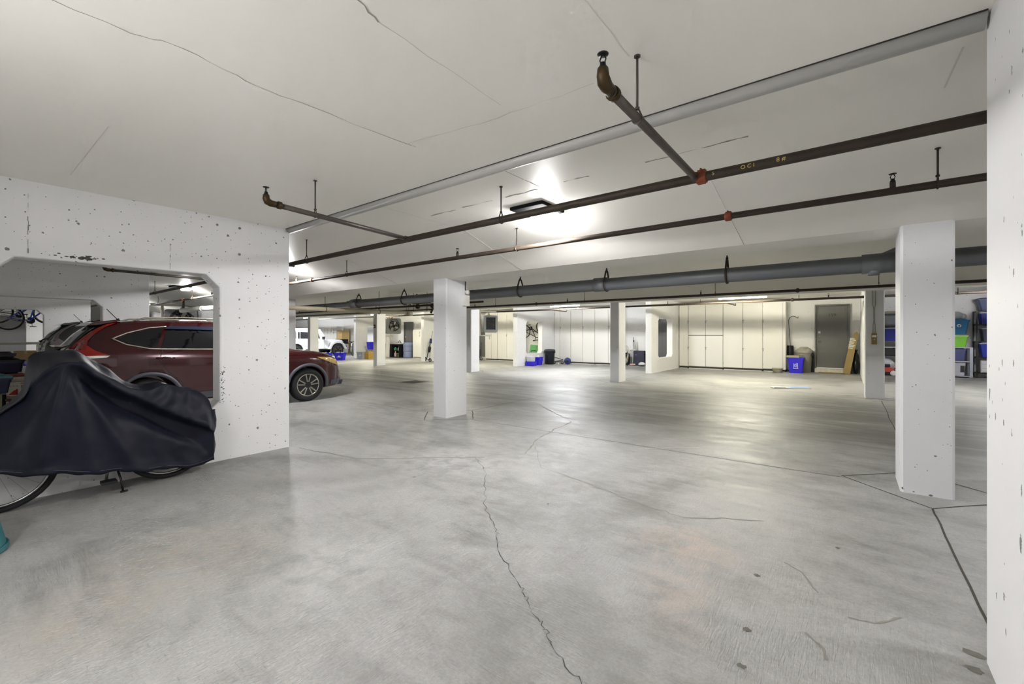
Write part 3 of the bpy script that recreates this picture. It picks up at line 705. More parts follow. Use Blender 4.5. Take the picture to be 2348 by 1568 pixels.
def suv(label, loc, paint, dark=False):
    t = thing('car', label, 'car', loc)
    sh = Shell([(0, .66), (.03, .95), (.08, 1.14), (.16, 1.26), (.32, 1.46), (.46, 1.565), (.60, 1.615), (1.0, 1.655), (1.6, 1.665), (2.2, 1.64), (2.55, 1.57), (2.85, 1.42), (3.30, 1.155), (3.45, 1.10), (3.9, 1.05), (4.2, .985), (4.38, .88), (4.50, .70), (4.55, .52)],
               [(0, .60), (.1, 1.16), (.6, 1.175), (1.2, 1.155), (3.2, 1.06), (3.9, .99), (4.3, .86), (4.55, .47)],
               [(0, .70), (.06, .79), (.2, .855), (.5, .895), (1.0, .91), (3.5, .91), (3.95, .885), (4.25, .80), (4.42, .68), (4.55, .50)],
               [(0, .55), (.3, .60), (.6, .64), (1.6, .665), (2.6, .63), (3.2, .60), (3.5, .72), (4.0, .70), (4.3, .6), (4.55, .42)],
               [(0, .45), (.15, .32), (.5, .27), (4.0, .24), (4.4, .25), (4.55, .33)])
    body = sh.mesh(0, 4.55, 64).build('body', paint, t)
    cut_wells(body, ((1.0, .345), (3.60, .345)), .405, .62, 1.1)
    for sd in (1, -1):
        sh.panel([(.60, 1.345), (.74, 1.265), (1.0, 1.20), (1.10, 1.19), (1.20, 1.52), (1.02, 1.50), (.76, 1.42)], .010, sd, name='side_window', mat=GLASSD, parent=t)
        sh.panel([(1.15, 1.19), (2.02, 1.155), (2.02, 1.515), (1.70, 1.535), (1.27, 1.53)], .010, sd, name='side_window', mat=GLASSD, parent=t)
        sh.panel([(2.10, 1.15), (3.06, 1.10), (2.72, 1.37), (2.45, 1.47), (2.10, 1.512)], .010, sd, name='side_window', mat=GLASSD, parent=t)
        # bright moulding around the windows
        def mould(pts, r=.011):
            P = []
            for a, b in zip(pts, pts[1:]):
                for k in range(5): P.append((a[0]+(b[0]-a[0])*k/5, a[1]+(b[1]-a[1])*k/5))
            P.append(pts[-1])
            return MB().tube([(sd*(sh.x(y, z)+.010), y, z) for y, z in P], r, 6)
        mb = mould([(1.26, 1.545), (1.02, 1.52), (.74, 1.435), (.56, 1.345), (.72, 1.25), (1.0, 1.18), (1.15, 1.17), (2.05, 1.14), (3.12, 1.08)], .012)
        mb.build('window_trim', BODYTRIM, t)
        sh.panel([(1.22, 1.505), (2.0, 1.487), (2.9, 1.27), (2.72, 1.39), (2.45, 1.50), (2.0, 1.545), (1.3, 1.552)], .035, sd, name='wind_deflector', mat=pm('smoked_acrylic', '2A3044', .12, 0, .1, 3), parent=t)
        # door seams
        mb = MB()
        for pts in ([(1.17, 1.16), (1.12, 1.0), (1.22, .82), (1.42, .62), (1.5, .42)], [(2.06, 1.14), (2.07, .36)], [(3.15, 1.06), (3.2, .8), (3.13, .36)], [(1.5, .36), (3.13, .36)]):
            P = []
            for a, b in zip(pts, pts[1:]):
                for k in range(4): P.append((a[0]+(b[0]-a[0])*k/4, a[1]+(b[1]-a[1])*k/4))
            P.append(pts[-1])
            mb.tube([(sd*(sh.x(y, z)-.001), y, z) for y, z in P], .0045, 4)
        mb.build('door_seam', BLACKP, t)
        for y in (1.2, 2.25):
            hx = sh.x(y, 1.02)
            hd = MB().tube([(sd*(hx-.01), y-.12, 1.02), (sd*(hx+.035), y-.09, 1.022), (sd*(hx+.04), y, 1.02), (sd*(hx+.035), y+.09, 1.018), (sd*(hx-.01), y+.12, 1.015)], .014, 8)
            hd.build('door_handle', paint, t)
            MB().sphere((sd*(hx-.004), y, 1.018), .05, 10, sc=(.18, 1.2, .6)).build('handle_cup', BLACKP, t)
        # wheel arch cladding and sill
        for y in (1.0, 3.60):
            P = [(y+.425*math.cos(a), .345+.425*math.sin(a)) for a in [(-.05+1.1*PI*k/22-.05*PI+.03) for k in range(23)]]
            mb = MB().tube([(sd*(sh.x(min(max(q[0], .1), 4.4), max(q[1], .34))+.004), q[0], q[1]) for q in P], .032, 8)
            mb.build('wheel_arch', GREYTRIM, t)
        sh.panel([(1.42, .30), (3.2, .29), (3.2, .40), (1.42, .41)], .018, sd, name='sill', mat=GREYTRIM, parent=t)
        wheel(t, sd*.80, 1.0, .345, .225, sd); wheel(t, sd*.80, 3.60, .345, .225, sd)
        # tall tail lamp climbing the rear pillar
        sh.panel([(.10, 1.16), (.16, 1.255), (.27, 1.385), (.40, 1.50), (.52, 1.575), (.64, 1.600), (.50, 1.525), (.38, 1.42), (.30, 1.32), (.28, 1.245), (.36, 1.165), (.52, 1.085), (.30, 1.075), (.16, 1.09)], .012, sd, name='tail_light', mat=pm('tail_smoked', '6E6568', .15, 0, .2, 20, 1.0) if dark else TAIL, parent=t, sub=.03)
        sh.panel([(.12, 1.09), (.52, 1.085), (.48, 1.055), (.16, 1.045)], .014, sd, name='reverse_light', mat=CHROME, parent=t, sub=.03)
        sh.panel([(3.78, .93), (4.05, .915), (4.32, .85), (4.40, .74), (4.30, .735), (4.1, .80), (3.9, .88)], .012, sd, name='headlight', mat=LAMPC, parent=t, sub=.04)
        sh.panel([(4.12, .32), (4.40, .32), (4.42, .42), (4.14, .40)], .012, sd, name='bumper_trim', mat=GREYTRIM, parent=t)
        # mirror
        mx = sh.x(2.95, 1.12)
        MB().sphere((sd*(mx+.12), 2.95, 1.17), .11, 12, sc=(.95, .55, .72)).build('side_mirror', paint, t)
        MB().tube([(sd*(mx-.02), 2.98, 1.10), (sd*(mx+.08), 2.96, 1.12)], .022, 6).build('mirror_arm', BLACKP, t)
        rl = MB().tube([(sd*.60, .85, 1.63), (sd*.605, 1.0, 1.685), (sd*.61, 1.5, 1.705), (sd*.60, 2.2, 1.69), (sd*.585, 2.45, 1.60)], .014, 8)
        rl.build('roof_rail', BODYTRIM if not dark else BLACKM, t)
    # hatch glass, spoiler, wiper, plate, bumper
    def hx(y, f): return sh.sect(y)[15][0]*f
    mb = MB(); ys = [.12+.035*k for k in range(10)]; vs = []
    for y in ys:
        for f in (-.98, -.5, 0, .5, .98):
            z = crom(sh.zt, y); vs.append((.58*f*(1-.08*(y-.1)/.3), y-.012, z+.008-.014*f*f))
    mb.add(vs, [(i*5+k, i*5+k+1, i*5+k+6, i*5+k+5) for i in range(9) for k in range(4)], True)
    o = mb.build('rear_window', pm('rear_glass', '23262A', .08, 0, .1, 3, spec=.8), t)
    so = o.modifiers.new('s', 'SOLIDIFY'); so.thickness = .012
    sp = MB(); sp.prism([(.30, 1.545), (.38, 1.60), (.62, 1.645), (.70, 1.64), (.62, 1.60), (.42, 1.555)], -.60, .60, 'x'); sp.build('spoiler', paint, t, .01)
    MB().tube([(0, .05, 1.17), (.02, .08, 1.20), (.35, .13, 1.235)], .012, 6).sphere((0, .05, 1.17), .032, 8, sc=(1.3, 1, .6)).build('rear_wiper', BLACKP, t)
    MB().box((-.15, .0, .90), (.15, .03, 1.0)).build('number_plate', WHITEP, t)
    MB().taper((0, .06), (.72, .08), (.76, .09), .42, .70, .05).build('rear_bumper', GREYTRIM, t)
    MB().box((-.50, .028, 1.03), (.50, .06, 1.075)).build('tailgate_trim', CHROME, t)
    MB().lathe([(0, -.02), (.045, -.015), (.045, .0)], (0, .045, 1.13), 'y').build('rear_badge', CHROME, t)
    # windscreen, grille
    mb = MB(); vs = []
    ys = [2.50+.082*k for k in range(10)]
    for y in ys:
        for f in (-1, -.5, 0, .5, 1): vs.append((.60*f*(1+.10*(y-2.5)), y, crom(sh.zt, y)+.012-.02*f*f))
    mb.add(vs, [(i*5+k, i*5+k+1, i*5+k+6, i*5+k+5) for i in range(9) for k in range(4)], True)
    o = mb.build('windscreen', GLASSD, t); so = o.modifiers.new('s', 'SOLIDIFY'); so.thickness = .01
    mb = MB()
    for k in range(3): mb.box((-.42, 4.42-.0+.02*k, .74-.055*k), (.42, 4.47+.02*k, .765-.055*k))
    mb.build('grille', CHROME, t)
    MB().taper((0, 4.50), (.55, .06), (.60, .07), .26, .36, .03).build('front_bumper', GREYTRIM, t)
    MB().tube([(-.02, .78, 1.62), (-.02, .755, 1.68)], .022, 8).tube([(-.02, .76, 1.66), (-.02, .62, 1.84)], .006, 6).build('antenna', BLACKP, t)
    return t
suv('dark red sport utility car parked behind the covered bicycle', (-9.83, .88, fz(-9.83)), RED)
suv('charcoal sport utility car seen past the red car tail', (-15.45, 1.12, fz(-15.45)+.10), DARKC, True)

def offroad(label, loc):
    t = thing('off_road_car', label, 'car', loc)
    W = .80
    MB().prism([(.15, .55), (1.35, .50), (3.1, .50), (3.15, 1.12), (.10, 1.15)], -W, W, 'x').build('body', WHITEC, t, .04)
    MB().prism([(.10, 1.14), (2.98, 1.12), (2.50, 1.80), (2.35, 1.86), (.22, 1.86), (.12, 1.78)], -W+.06, W-.06, 'x').build('hard_top', WHITEC, t, .05)
    for sd in (1, -1):
        x = sd*(W-.05)
        for a, b in ((.28, .95), (1.05, 1.18), (1.20, 1.75), (1.90, 2.52)):
            MB().prism([(a+.02, 1.20), (b, 1.20), (b-(.12 if a > 1.8 else 0), 1.62), (a+.02, 1.64)], min(x, x+sd*.02), max(x, x+sd*.02), 'x').build('side_window', GLASSD, t, .01)
        for y in (1.22, 2.35):
            MB().tube([(sd*W, y-.09, .93), (sd*(W+.03), y-.07, .94), (sd*(W+.03), y+.07, .96), (sd*W, y+.09, .96)], .018, 6).build('door_handle', pm('handle_grey', '8C9094', .4), t)
        mb = MB()
        for y in (1.02, 1.86, 2.78): mb.box((sd*W-.004, y, .56), (sd*W+.004, y+.01, 1.12))
        mb.build('door_seam', GREYTRIM, t)
        for yc in (.85, 3.72):
            r0, r1 = .48, .62
            P = [(yc+r1*1.08*math.cos(a), .40+r1*.98*math.sin(a)) for a in (PI*.96, PI*.74, PI*.6, PI*.4, PI*.26, PI*.04)]
            Q = [(yc+r0*1.08*math.cos(a), .40+r0*1.02*math.sin(a)) for a in (PI*.04, PI*.26, PI*.4, PI*.6, PI*.74, PI*.96)]
            a, b = sorted((sd*(W-.2), sd*(W+.15)))
            MB().prism(P+Q, a, b, 'x').build('fender', WHITEC, t, .015)
            a, b = sorted((sd*(W-.25), sd*(W+.02)))
            MB().prism(Q, a, b, 'x').build('wheel_well', BLACKP, t)
            wheel(t, sd*(W+.02), yc, .40, .25, sd, 5, twin=False, rimmat=pm('dark_alloy', '77756E', .35, .8))
        MB().box((sd*(W-.02)-.03, 1.45, .40), (sd*(W-.02)+.06, 3.05, .47)).build('side_step', BLACKP, t, .01)
        MB().taper((sd*(W+.16), 2.66), (.10, .05), (.10, .06), 1.13, 1.32, .02).build('side_mirror', BLACKP, t)
        MB().cyl((sd*.58, 4.20, .92), (sd*.58, 4.245, .92), .10, 18).build('headlight', CHROME, t)
        MB().tube([(sd*(W-.08), 2.99, 1.13), (sd*(W-.10), 2.52, 1.80)], .035, 6).build('windscreen_pillar', WHITEC, t)
    MB().prism([(2.95, .62), (4.2, .62), (4.2, 1.06), (4.0, 1.11), (3.1, 1.16), (2.95, 1.14)], -.62, .62, 'x').build('hood', WHITEC, t, .04)
    mb = MB()
    for k in range(7): mb.box((-.32+.1*k, 4.2, .72), (-.28+.1*k, 4.225, 1.0))
    mb.build('grille', BLACKP, t)
    MB().taper((0, 4.36), (.72, .10), (.75, .12), .50, .68, .03).build('front_bumper', BLACKP, t)
    MB().taper((0, .05), (.70, .08), (.72, .09), .50, .66, .03).build('rear_bumper', BLACKP, t)
    MB().prism([(2.55, 1.76), (2.96, 1.16), (2.985, 1.17), (2.58, 1.78)], -.64, .64, 'x').build('windscreen', GLASSD, t)
    return t
offroad('white boxy off-road car with black bumpers far left', (-28.45, 12.15, fz(-28.4)))

# ------------------------------------------------------------------ bicycles
def bicycle(label, loc, rot, frame, R=.345, wb=1.07, kick=False, rimm=None, name='bicycle', bar=.30):
    """front wheel at y=0, rear wheel at y=wb, ground at z=0"""
    t = thing(name, label, 'bicycle', loc, rot=rot)
    bb = (0, wb-.43, .29); st = (0, wb-.60, .80); hd = (0, .16, .82); hb = (0, .12, .70)
    bb = (0, wb-.44, .28); seat = (0, wb-.58, .78); ht = (0, .22, .86); hbm = (0, .17, .72)
    for y in (0, wb):
        wl = thing_part('wheel', t, (0, y, R))
        MB().torus((0, 0, 0), R-.022, .022, 'x', 40, 8).build('tyre', RUBBER, wl)
        MB().torus((0, 0, 0), R-.05, .011, 'x', 40, 6).build('rim', rimm or STEEL, wl)
        mb = MB()
        for k in range(20):
            a = 2*PI*k/20; b = a+(.35 if k % 2 else -.35); sx = .03 if k % 4 < 2 else -.03
            mb.cyl((sx, .02*math.cos(b), .02*math.sin(b)), (0, (R-.05)*math.cos(a), (R-.05)*math.sin(a)), .0011, 4, caps=False)
        mb.build('spokes', STEEL, wl)
        MB().cyl((-.05, 0, 0), (.05, 0, 0), .022, 10).build('hub', STEEL, wl)
    fr = MB()
    for a, b, r in ((bb, hbm, .021), (seat, ht, .017), (bb, seat, .016), (hbm, ht, .02)): fr.cyl(a, b, r, 10)
    for sx in (-.05, .05):
        fr.cyl((sx*.5, bb[1], bb[2]), (sx, wb, R), .010, 8).cyl((sx*.4, seat[1], seat[2]-.03), (sx, wb, R), .008, 8)
    fr.build('frame', frame, t)
    fk = MB().tube([(-.05, 0, R), (-.05, .10, .60), (0, .15, .68), (.05, .10, .60), (.05, 0, R)], .012, 8); fk.build('fork', frame, t)
    MB().cyl(seat, (0, seat[1]+.03, .90), .014, 8).build('seat_post', BLACKM, t)
    MB().prism([(seat[1]+.16, .90), (seat[1]+.16, .95), (seat[1]-.12, .93), (seat[1]-.13, .91)], -.04, .04, 'x').add(
        *(lambda m: (m.v, m.f))(MB().sphere((0, seat[1]+.12, .92), .09, 10, sc=(.9, .8, .35)))).build('saddle', BLACKP, t)
    MB().tube([(-bar, .26, .97), (-bar*.53, .20, .98), (0, .19, .95), (bar*.53, .20, .98), (bar, .26, .97)], .014, 8).cyl(ht, (0, .19, .96), .018, 8).build('handlebar', BLACKM, t)
    MB().lathe([(.02, -.004), (.095, -.004), (.095, .004), (.02, .004)], (.06, bb[1], bb[2]), 'x', 24).build('chainring', BLACKM, t)
    MB().cyl((-.07, bb[1], bb[2]), (.07, bb[1], bb[2]), .018, 8).cyl((.08, bb[1], bb[2]), (.09, bb[1]-.02, bb[2]-.17), .011, 6).cyl((-.08, bb[1], bb[2]), (-.09, bb[1]+.02, bb[2]+.17), .011, 6).build('crank', STEEL, t)
    for sx, dz in ((1, -.17), (-1, .17)):
        MB().box((min(sx*.09, sx*.19), bb[1]-.06, bb[2]+dz-.012), (max(sx*.09, sx*.19), bb[1]+.04, bb[2]+dz+.012)).build('pedal', BLACKP, t)
    mb = MB().tube([(.06, bb[1], bb[2]+.093), (.06, wb, R+.035)], .006, 5).tube([(.06, bb[1], bb[2]-.093), (.06, wb, R-.035)], .006, 5)
    mb.build('chain', BLACKM, t)
    if kick: MB().tube([(.05, wb-.40, .27), (.13, wb-.37, .11), (.165, wb-.36, .004)], .009, 6).cyl((.165, wb-.38, .006), (.165, wb-.33, .006), .012, 6).build('kickstand', BLACKM, t)
    return t
BX = -5.2
bicycle('bicycle under the dark cover beside the left wall opening', (BX, .165, fz(BX)), (0, 0, 0), BLACKM, kick=True, bar=.2)
# cover draped over it
def interp(keys, y):
    return [crom([(k[0], k[1+j]) for k in keys], y) for j in range(len(keys[0])-1)]
#        Y     hemX   hemZ  tnX    tnZ   tfX    tfZ
CK = [(-.24, -5.10, .40, -5.17, .50, -5.24, .50),
      (-.05, -5.02, .38, -5.11, .62, -5.27, .62),
      (.17, -4.96, .35, -5.06, .79, -5.34, .79),
      (.30, -4.94, .32, -5.02, .91, -5.38, .93),
      (.345, -4.93, .31, -5.00, 1.00, -5.47, 1.20),
      (.40, -4.92, .30, -4.96, 1.09, -5.53, 1.24),
      (.52, -4.92, .27, -4.93, 1.165, -5.54, 1.25),
      (.61, -4.93, .25, -4.96, 1.155, -5.53, 1.245),
      (.70, -4.95, .225, -5.02, 1.09, -5.44, 1.18),
      (.82, -4.98, .20, -5.07, 1.00, -5.36, 1.07),
      (.93, -5.01, .175, -5.08, .915, -5.31, .95),
      (1.05, -5.03, .15, -5.08, .885, -5.30, .925),
      (1.17, -5.05, .125, -5.10, .925, -5.22, .925),
      (1.30, -5.08, .10, -5.09, .885, -5.28, .89),
      (1.42, -5.10, .085, -5.10, .85, -5.27, .86),
      (1.54, -5.14, .08, -5.13, .74, -5.25, .74),
      (1.60, -5.17, .09, -5.16, .60, -5.23, .60)]
def cover():
    mb = MB(); ny, nn, nt_, nf = 120, 46, 8, 20; vs = []
    zr = [(.30, 1.19), (.52, 1.165), (.70, 1.03), (.85, .90), (1.0, .80), (1.15, .69), (1.30, .59), (1.45, .50), (1.60, .42)]
    for i in range(ny+1):
        Y = -.24+1.84*i/ny
        hX, hZ, aX, aZ, bX, bZ = interp(CK, Y)
        hZ += .008*math.sin(Y*17)+.005*math.sin(Y*41)
        row = []
        for k in range(nn+1):
            v = k/nn; z = hZ+(aZ-hZ)*v
            x = hX+(aX-hX)*(v**1.6)
            # the long fold running from the handlebar down to the tail, hollow underneath
            r = crom(zr, Y); on = max(0, min(1, (Y-.50)/.18))
            d = z-r
            amp = on*(.085+.03*math.sin(Y*5))*min(1, max(0, (1.62-Y)/.10))
            if d >= 0: x += amp*math.exp(-(d/.16)**2)
            else: x += amp*math.exp(-(d/.022)**2) - on*.115*math.exp(-((d+.115)/.085)**2)*min(1, (1.62-Y)/.10)
            # pleats fanning out from the grip
            ay, az = .52, 1.17
            ang = math.atan2(Y-ay, max(.02, az-z)); rad = math.hypot(Y-ay, az-z)
            wv = min(1, rad/.22)*max(0, 1-max(0, rad-.95)/.4)
            below = 1 if d < -.02 else max(0, -d/.02) if on > 0 else 1
            bl = below*on+(1-on)
            for a0, aw, am in ((-.20, .085, .034), (.16, .06, .012), (.42, .075, .030), (-.42, .07, .016)): x += am*wv*bl*math.exp(-((ang-a0)/aw)**2)
            x -= .085*math.exp(-((ang+.72)/.24)**2)*min(1, rad/.35)*max(0, 1-max(0, (rad-.9)/.3))
            q = Vector((Y*5.0, z*5.0, .3)); rear = max(0, min(1, (Y-.8)/.3))
            x += mn.noise(q)*.014+mn.noise(q*2.3)*(.006+.010*rear*(1 if d > 0 else .3))+abs(mn.noise(q*1.7+Vector((3, 1, 2))))*-.016*rear*(1 if d > 0 else .2)
            x = max(x, -5.15)
            if k < 3: x += .006
            row.append((x, Y, z))
        for k in range(1, nt_+1):
            v = k/nt_; row.append((aX+(bX-aX)*v, Y, aZ+(bZ-aZ)*v-(.03 if Y > .75 or Y < .3 else .012)*math.sin(PI*v)+.030*mn.noise(Vector((Y*7, v*1.5, 4)))*(1 if Y > .6 else .4)))
        fx = min(bX+.02, -5.30) if Y < 0 else -5.385
        for k in range(1, nf+1):
            v = k/nf; row.append((bX+(max(-5.385, bX-.05)-bX)*min(1, v*2.2) if bZ < .6 else bX+(-5.40-bX)*min(1, max(0, (v-.15))*2.4), Y, bZ+(hZ+.10-bZ)*v))
        vs += row
    m = nn+1+nt_+nf
    fs = [(i*m+k, (i+1)*m+k, (i+1)*m+k+1, i*m+k+1) for i in range(ny) for k in range(m-1)]
    mb.add(vs, fs, True)
    cm = pm('navy_nylon', (.009, .010, .019), .5, 0, .15, 60, bmp=.05, spec=.16)
    o = mb.build('bicycle_cover', cm, loc=(0, 0, fz(BX)))
    so = o.modifiers.new('s', 'SOLIDIFY'); so.thickness = .004
    tag(o, 'dark navy waterproof cover draped over the bicycle by the left wall', 'cover')
    # end caps of cloth and stitched hem
    h = MB(); pts = []
    for i in range(61):
        Y = -.23+1.82*i/60; hX, hZ, *_ = interp(CK, Y); pts.append((hX+.012, Y, hZ+.028+.008*math.sin(Y*17)))
    h.tube(pts, .0025, 4); h.build('hem_seam', pm('navy_thread', (.05, .05, .085), .6), o)
    for Y, nm in ((1.60, 'rear_flap'), (-.24, 'front_flap')):
        hX, hZ, aX, aZ, bX, bZ = interp(CK, Y); s_ = 1 if Y > 0 else -1
        f = MB(); n = 14; vv = []
        for i in range(n+1):
            z = hZ+(aZ+.01-hZ)*i/n
            for j in range(7):
                u = j/6; x0 = hX+(aX-hX)*(i/n)**1.6; x1 = -5.36+(bX+5.36)*(i/n)
                vv.append((x0+(x1-x0)*u, Y+s_*(.03*math.sin(PI*u)+.012*math.sin(z*24+u*7)*math.sin(PI*u)), z))
        f.add(vv, [(i*7+j, i*7+j+1, i*7+j+8, i*7+j+7) for i in range(n) for j in range(6)], True); f.build(nm, cm, o)
cover()

BLUEF = pm('bike_blue', '1E3FC4', .3, .2, .1, 20, .6)
bicycle('blue bicycle hung high on its hooks beyond the third stall wall', (-18.27, 1.74, 1.50), (0, 0, math.radians(150)), BLUEF)
bicycle('black bicycle hung high behind the blue one beyond the stall walls', (-19.35, 1.62, 1.70), (0, .08, math.radians(158)), BLACKM)
bk = bicycle('black mountain bicycle hung on the white wall above the green chair', (-12.02, 17.70, 2.08), (math.radians(192), 0, math.radians(-90)), BLACKM)
bicycle('light framed bicycle standing beside the off-road car', (-26.2, 16.15, fz(-26)), (0, math.radians(-4), math.radians(62)), pm('bike_white', 'D8D8DC', .35))
bicycle('dark bicycle leaning behind the light framed bicycle', (-26.1, 16.75, fz(-26)), (0, math.radians(4), math.radians(58)), BLACKM, rimm=ALLOY)

# ------------------------------------------------------------------ containers
def recycle_mark(sz):
    """three chasing arrows, flat, in the xy plane"""
    mb = MB()
    for k in range(3):
        M = Matrix.Rotation(2*PI*k/3, 4, 'Z')
        mb.prism([(-.30*sz, .34*sz), (.08*sz, .34*sz), (.08*sz, .26*sz), (.26*sz, .42*sz), (.08*sz, .58*sz), (.08*sz, .50*sz), (-.24*sz, .50*sz)], 0, .003, 'z', M=M)
    return mb
def tote(name, label, cat, loc, rotz, b, t_, h, mat, lid=None, rim=True, group=None, grip=True):
    t = thing(name, label, cat, loc, rotz, group)
    MB().taper((0, 0), b, t_, 0, h, .03, openb=.006).build('body', mat, t)
    if rim: MB().taper((0, 0), (t_[0]+.012, t_[1]+.012), (t_[0]+.012, t_[1]+.012), h-.03, h-.008, .035).build('rim', mat, t) if lid else rimring(t, t_, h, mat)
    if lid:
        mb = MB().taper((0, 0), (t_[0]+.02, t_[1]+.02), (t_[0]+.02, t_[1]+.02), h-.005, h+.02, .04)
        mb.taper((0, 0), (t_[0]-.02, t_[1]-.02), (t_[0]-.05, t_[1]-.05), h+.02, h+.045, .04)
        mb.build('lid', lid, t)
    if grip:
        for s_ in (-1, 1): MB().box((-.07, s_*t_[1]-(.022 if s_ < 0 else -.004), h-.075), (.07, s_*t_[1]+(.022 if s_ > 0 else -.004), h-.045)).build('grip', mat, t)
    return t
def rimring(t, t_, h, mat):
    mb = MB(); e = .012
    o = [(-t_[0]-e, -t_[1]-e), (t_[0]+e, -t_[1]-e), (t_[0]+e, t_[1]+e), (-t_[0]-e, t_[1]+e)]
    i_ = [(-t_[0]+.004, -t_[1]+.004), (t_[0]-.004, -t_[1]+.004), (t_[0]-.004, t_[1]-.004), (-t_[0]+.004, t_[1]-.004)]
    mb.prism(o, h-.025, h+.002, 'z', [i_]); return mb.build('rim', mat, t)
def pail(label, loc, group, txt=True):
    t = thing('pail', label, 'pail', loc, 0, group)
    PW = pm('pail_plastic', 'C9C5B6', .45); PR = pm('pail_lid_red', '7A2A22', .45)
    MB().lathe([(.135, 0), (.150, .30), (.156, .305), (.156, .325), (.150, .33), (.150, .345), (.144, .35)], seg=32).build('body', PW, t)
    MB().lathe([(.150, .345), (.162, .348), (.164, .372), (.155, .378), (.15, .372), (0, .37)], seg=32).build('lid', PR, t)
    LB = pm('pail_label', 'D8D3C6', .5, var=.02); LR = pm('label_red', 'A32A20', .5); LG = pm('label_grey', '8B8E86', .5)
    def band(a0, a1, z0, z1, m, nm, dr=.002):
        mb = MB(); n = 10; vs = []
        for k in range(n+1):
            a = math.radians(a0+(a1-a0)*k/n)
            for z in (z0, z1):
                r = .136+.05*z+dr; vs.append((r*math.cos(a), r*math.sin(a), z))
        return mb.add(vs, [(2*k, 2*k+2, 2*k+3, 2*k+1) for k in range(n)], True).build(nm, m, t)
    band(-75, 60, .05, .262, LB, 'label'); band(-75, 60, .262, .268, LR, 'label_stripe', .003); band(-75, 60, .040, .046, LR, 'label_stripe', .003)
    band(0, 58, .235, .25, pm('label_pink', 'B46A5E', .5), 'label_text_block', .004)
    for k in range(3):
        for j in range(2): band(2+20*k, 18+20*k, .10+.065*j, .155+.065*j, LG, 'label_text_block', .004)
    # red corner triangle and the word on the front of the label
    mb = MB(); vs = []; n = 6
    for k in range(n+1):
        a = math.radians(-55+45*k/n); z1 = .065+.11*k/n; r = .145; vs += [(r*math.cos(a), r*math.sin(a), .065), (r*math.cos(a), r*math.sin(a), z1)]
    mb.add(vs, [(2*k, 2*k+2, 2*k+3, 2*k+1) for k in range(n)]).build('label_triangle', LR, t)
    x = text_mb('US LITE', .038, Matrix.Identity(4), .001)
    vv = []
    for p in x.v:
        a = math.radians(-33)+p[0]/.146; r = .1475+p[2]; vv.append((r*math.cos(a), r*math.sin(a), .205+p[1]))
    x.v = vv; x.build('label_word', LR, t)
    MB().torus((0, 0, .24), .152, .0025, 'z', 24, 5, arc=(1.9, 4.4)).build('handle', STEEL, t)
    return t
zp = fz(-10.7)
pail('white joint compound pail with red lid, lower of the stacked two', (-10.32, .575, zp+.03), 'pails by the second stall wall')
pail('white joint compound pail with red lid, upper of the stacked two', (-10.32, .56, zp+.412), 'pails by the second stall wall')
NAVY = pm('navy_plastic', '15163C', .4); TEAL = pm('teal_plastic', '2F6A70', .35, bmp=.05); KHAKI = pm('khaki_box', '6F6A55', .8); BLID = pm('black_lid', '1B1B1E', .5)
def cbox(label, loc, dim, m=None, rotz=0, name='cardboard_box', cat='box'):
    t = thing(name, label, cat, loc, rotz); x, y, z = dim
    MB().box((-x/2, -y/2, 0), (x/2, y/2, z)).build('carton', m or CARD, t, .004)
    MB().box((-x/2+.01, -y/2+.005, z), (x/2-.01, -.003, z+.004)).build('flap', m or CARD, t)
    MB().box((-x/2+.01, .003, z), (x/2-.01, y/2-.005, z+.004)).build('flap', m or CARD, t)
    MB().box((-x/2-.001, -.03, z*.82), (x/2+.001, .03, z+.006)).build('tape', pm('packing_tape', 'A99A70', .35), t)
    return t
tote('storage_bin', 'black storage tote under the navy tote stack behind the pails', 'bin', (-10.85, .33, zp), 0, (.2, .26), (.22, .29), .40, BLACKP, BLID)
tote('storage_bin', 'grey storage tote midway in the stack behind the pails', 'bin', (-10.85, .33, zp+.447), 0, (.2, .25), (.22, .28), .30, GREYP, BLID)
tote('storage_bin', 'navy tote with black lid on top of the stack behind the pails', 'bin', (-10.86, .34, zp+.80), .1, (.2, .25), (.22, .27), .18, NAVY, BLID)
tote('storage_bin', 'flat black tray lid bin crowning the navy tote stack', 'bin', (-10.88, .28, zp+1.03), -.05, (.2, .24), (.22, .26), .06, BLACKP, BLID, grip=False)
cbox('khaki cardboard carton under the teal lidded tote at the left edge', (-9.72, .12, fz(-9.7)), (.5, .46, .56), KHAKI)
tote('storage_bin', 'navy tote with teal lid at the left edge of view', 'bin', (-9.72, .14, fz(-9.7)+.57), .12, (.2, .25), (.23, .28), .22, NAVY, TEAL)
t = thing('storage_bin', 'round teal tub standing upside down at the bottom left corner', 'bin', (-4.35, -.065, fz(-4.25)))
MB().lathe([(.255, 0), (.26, .012), (.245, .03), (.185, .34), (.17, .355), (0, .355)], seg=40).build('body', TEAL, t)
MB().torus((0, 0, .03), .25, .008, 'z', 40, 6).build('rim', TEAL, t)
# things seen through the far stall openings at the left
sh = thing('shelf_unit', 'low white shelf with folded bedding beyond the third stall wall', 'shelf', (-18.6, .9, fz(-18.6)))
MB().box((-.4, -1.2, 1.16), (.4, .55, 1.22)).build('shelf_board', pm('shelf_grey', '9A988F', .6), sh)
for dx, dy in ((-.36, -1.1), (.32, -1.1), (-.36, .45), (.32, .45)): MB().box((dx, dy, 0), (dx+.05, dy+.05, 1.16)).build('leg', WHITEP, sh)
cbox('brown drawer chest under the white shelf far left', (-18.75, 1.12, fz(-18.7)+.55), (.5, .42, .42), CARD, name='drawer_chest', cat='chest')
cbox('plywood crate supporting the brown drawer chest far left', (-18.75, 1.1, fz(-18.7)), (.55, .7, .54), pm('plywood', 'A58C55', .7), name='crate', cat='crate')
t = thing('tote_bag', 'purple soft bag beside the brown drawer chest far left', 'bag', (-18.0, .95, fz(-18)))
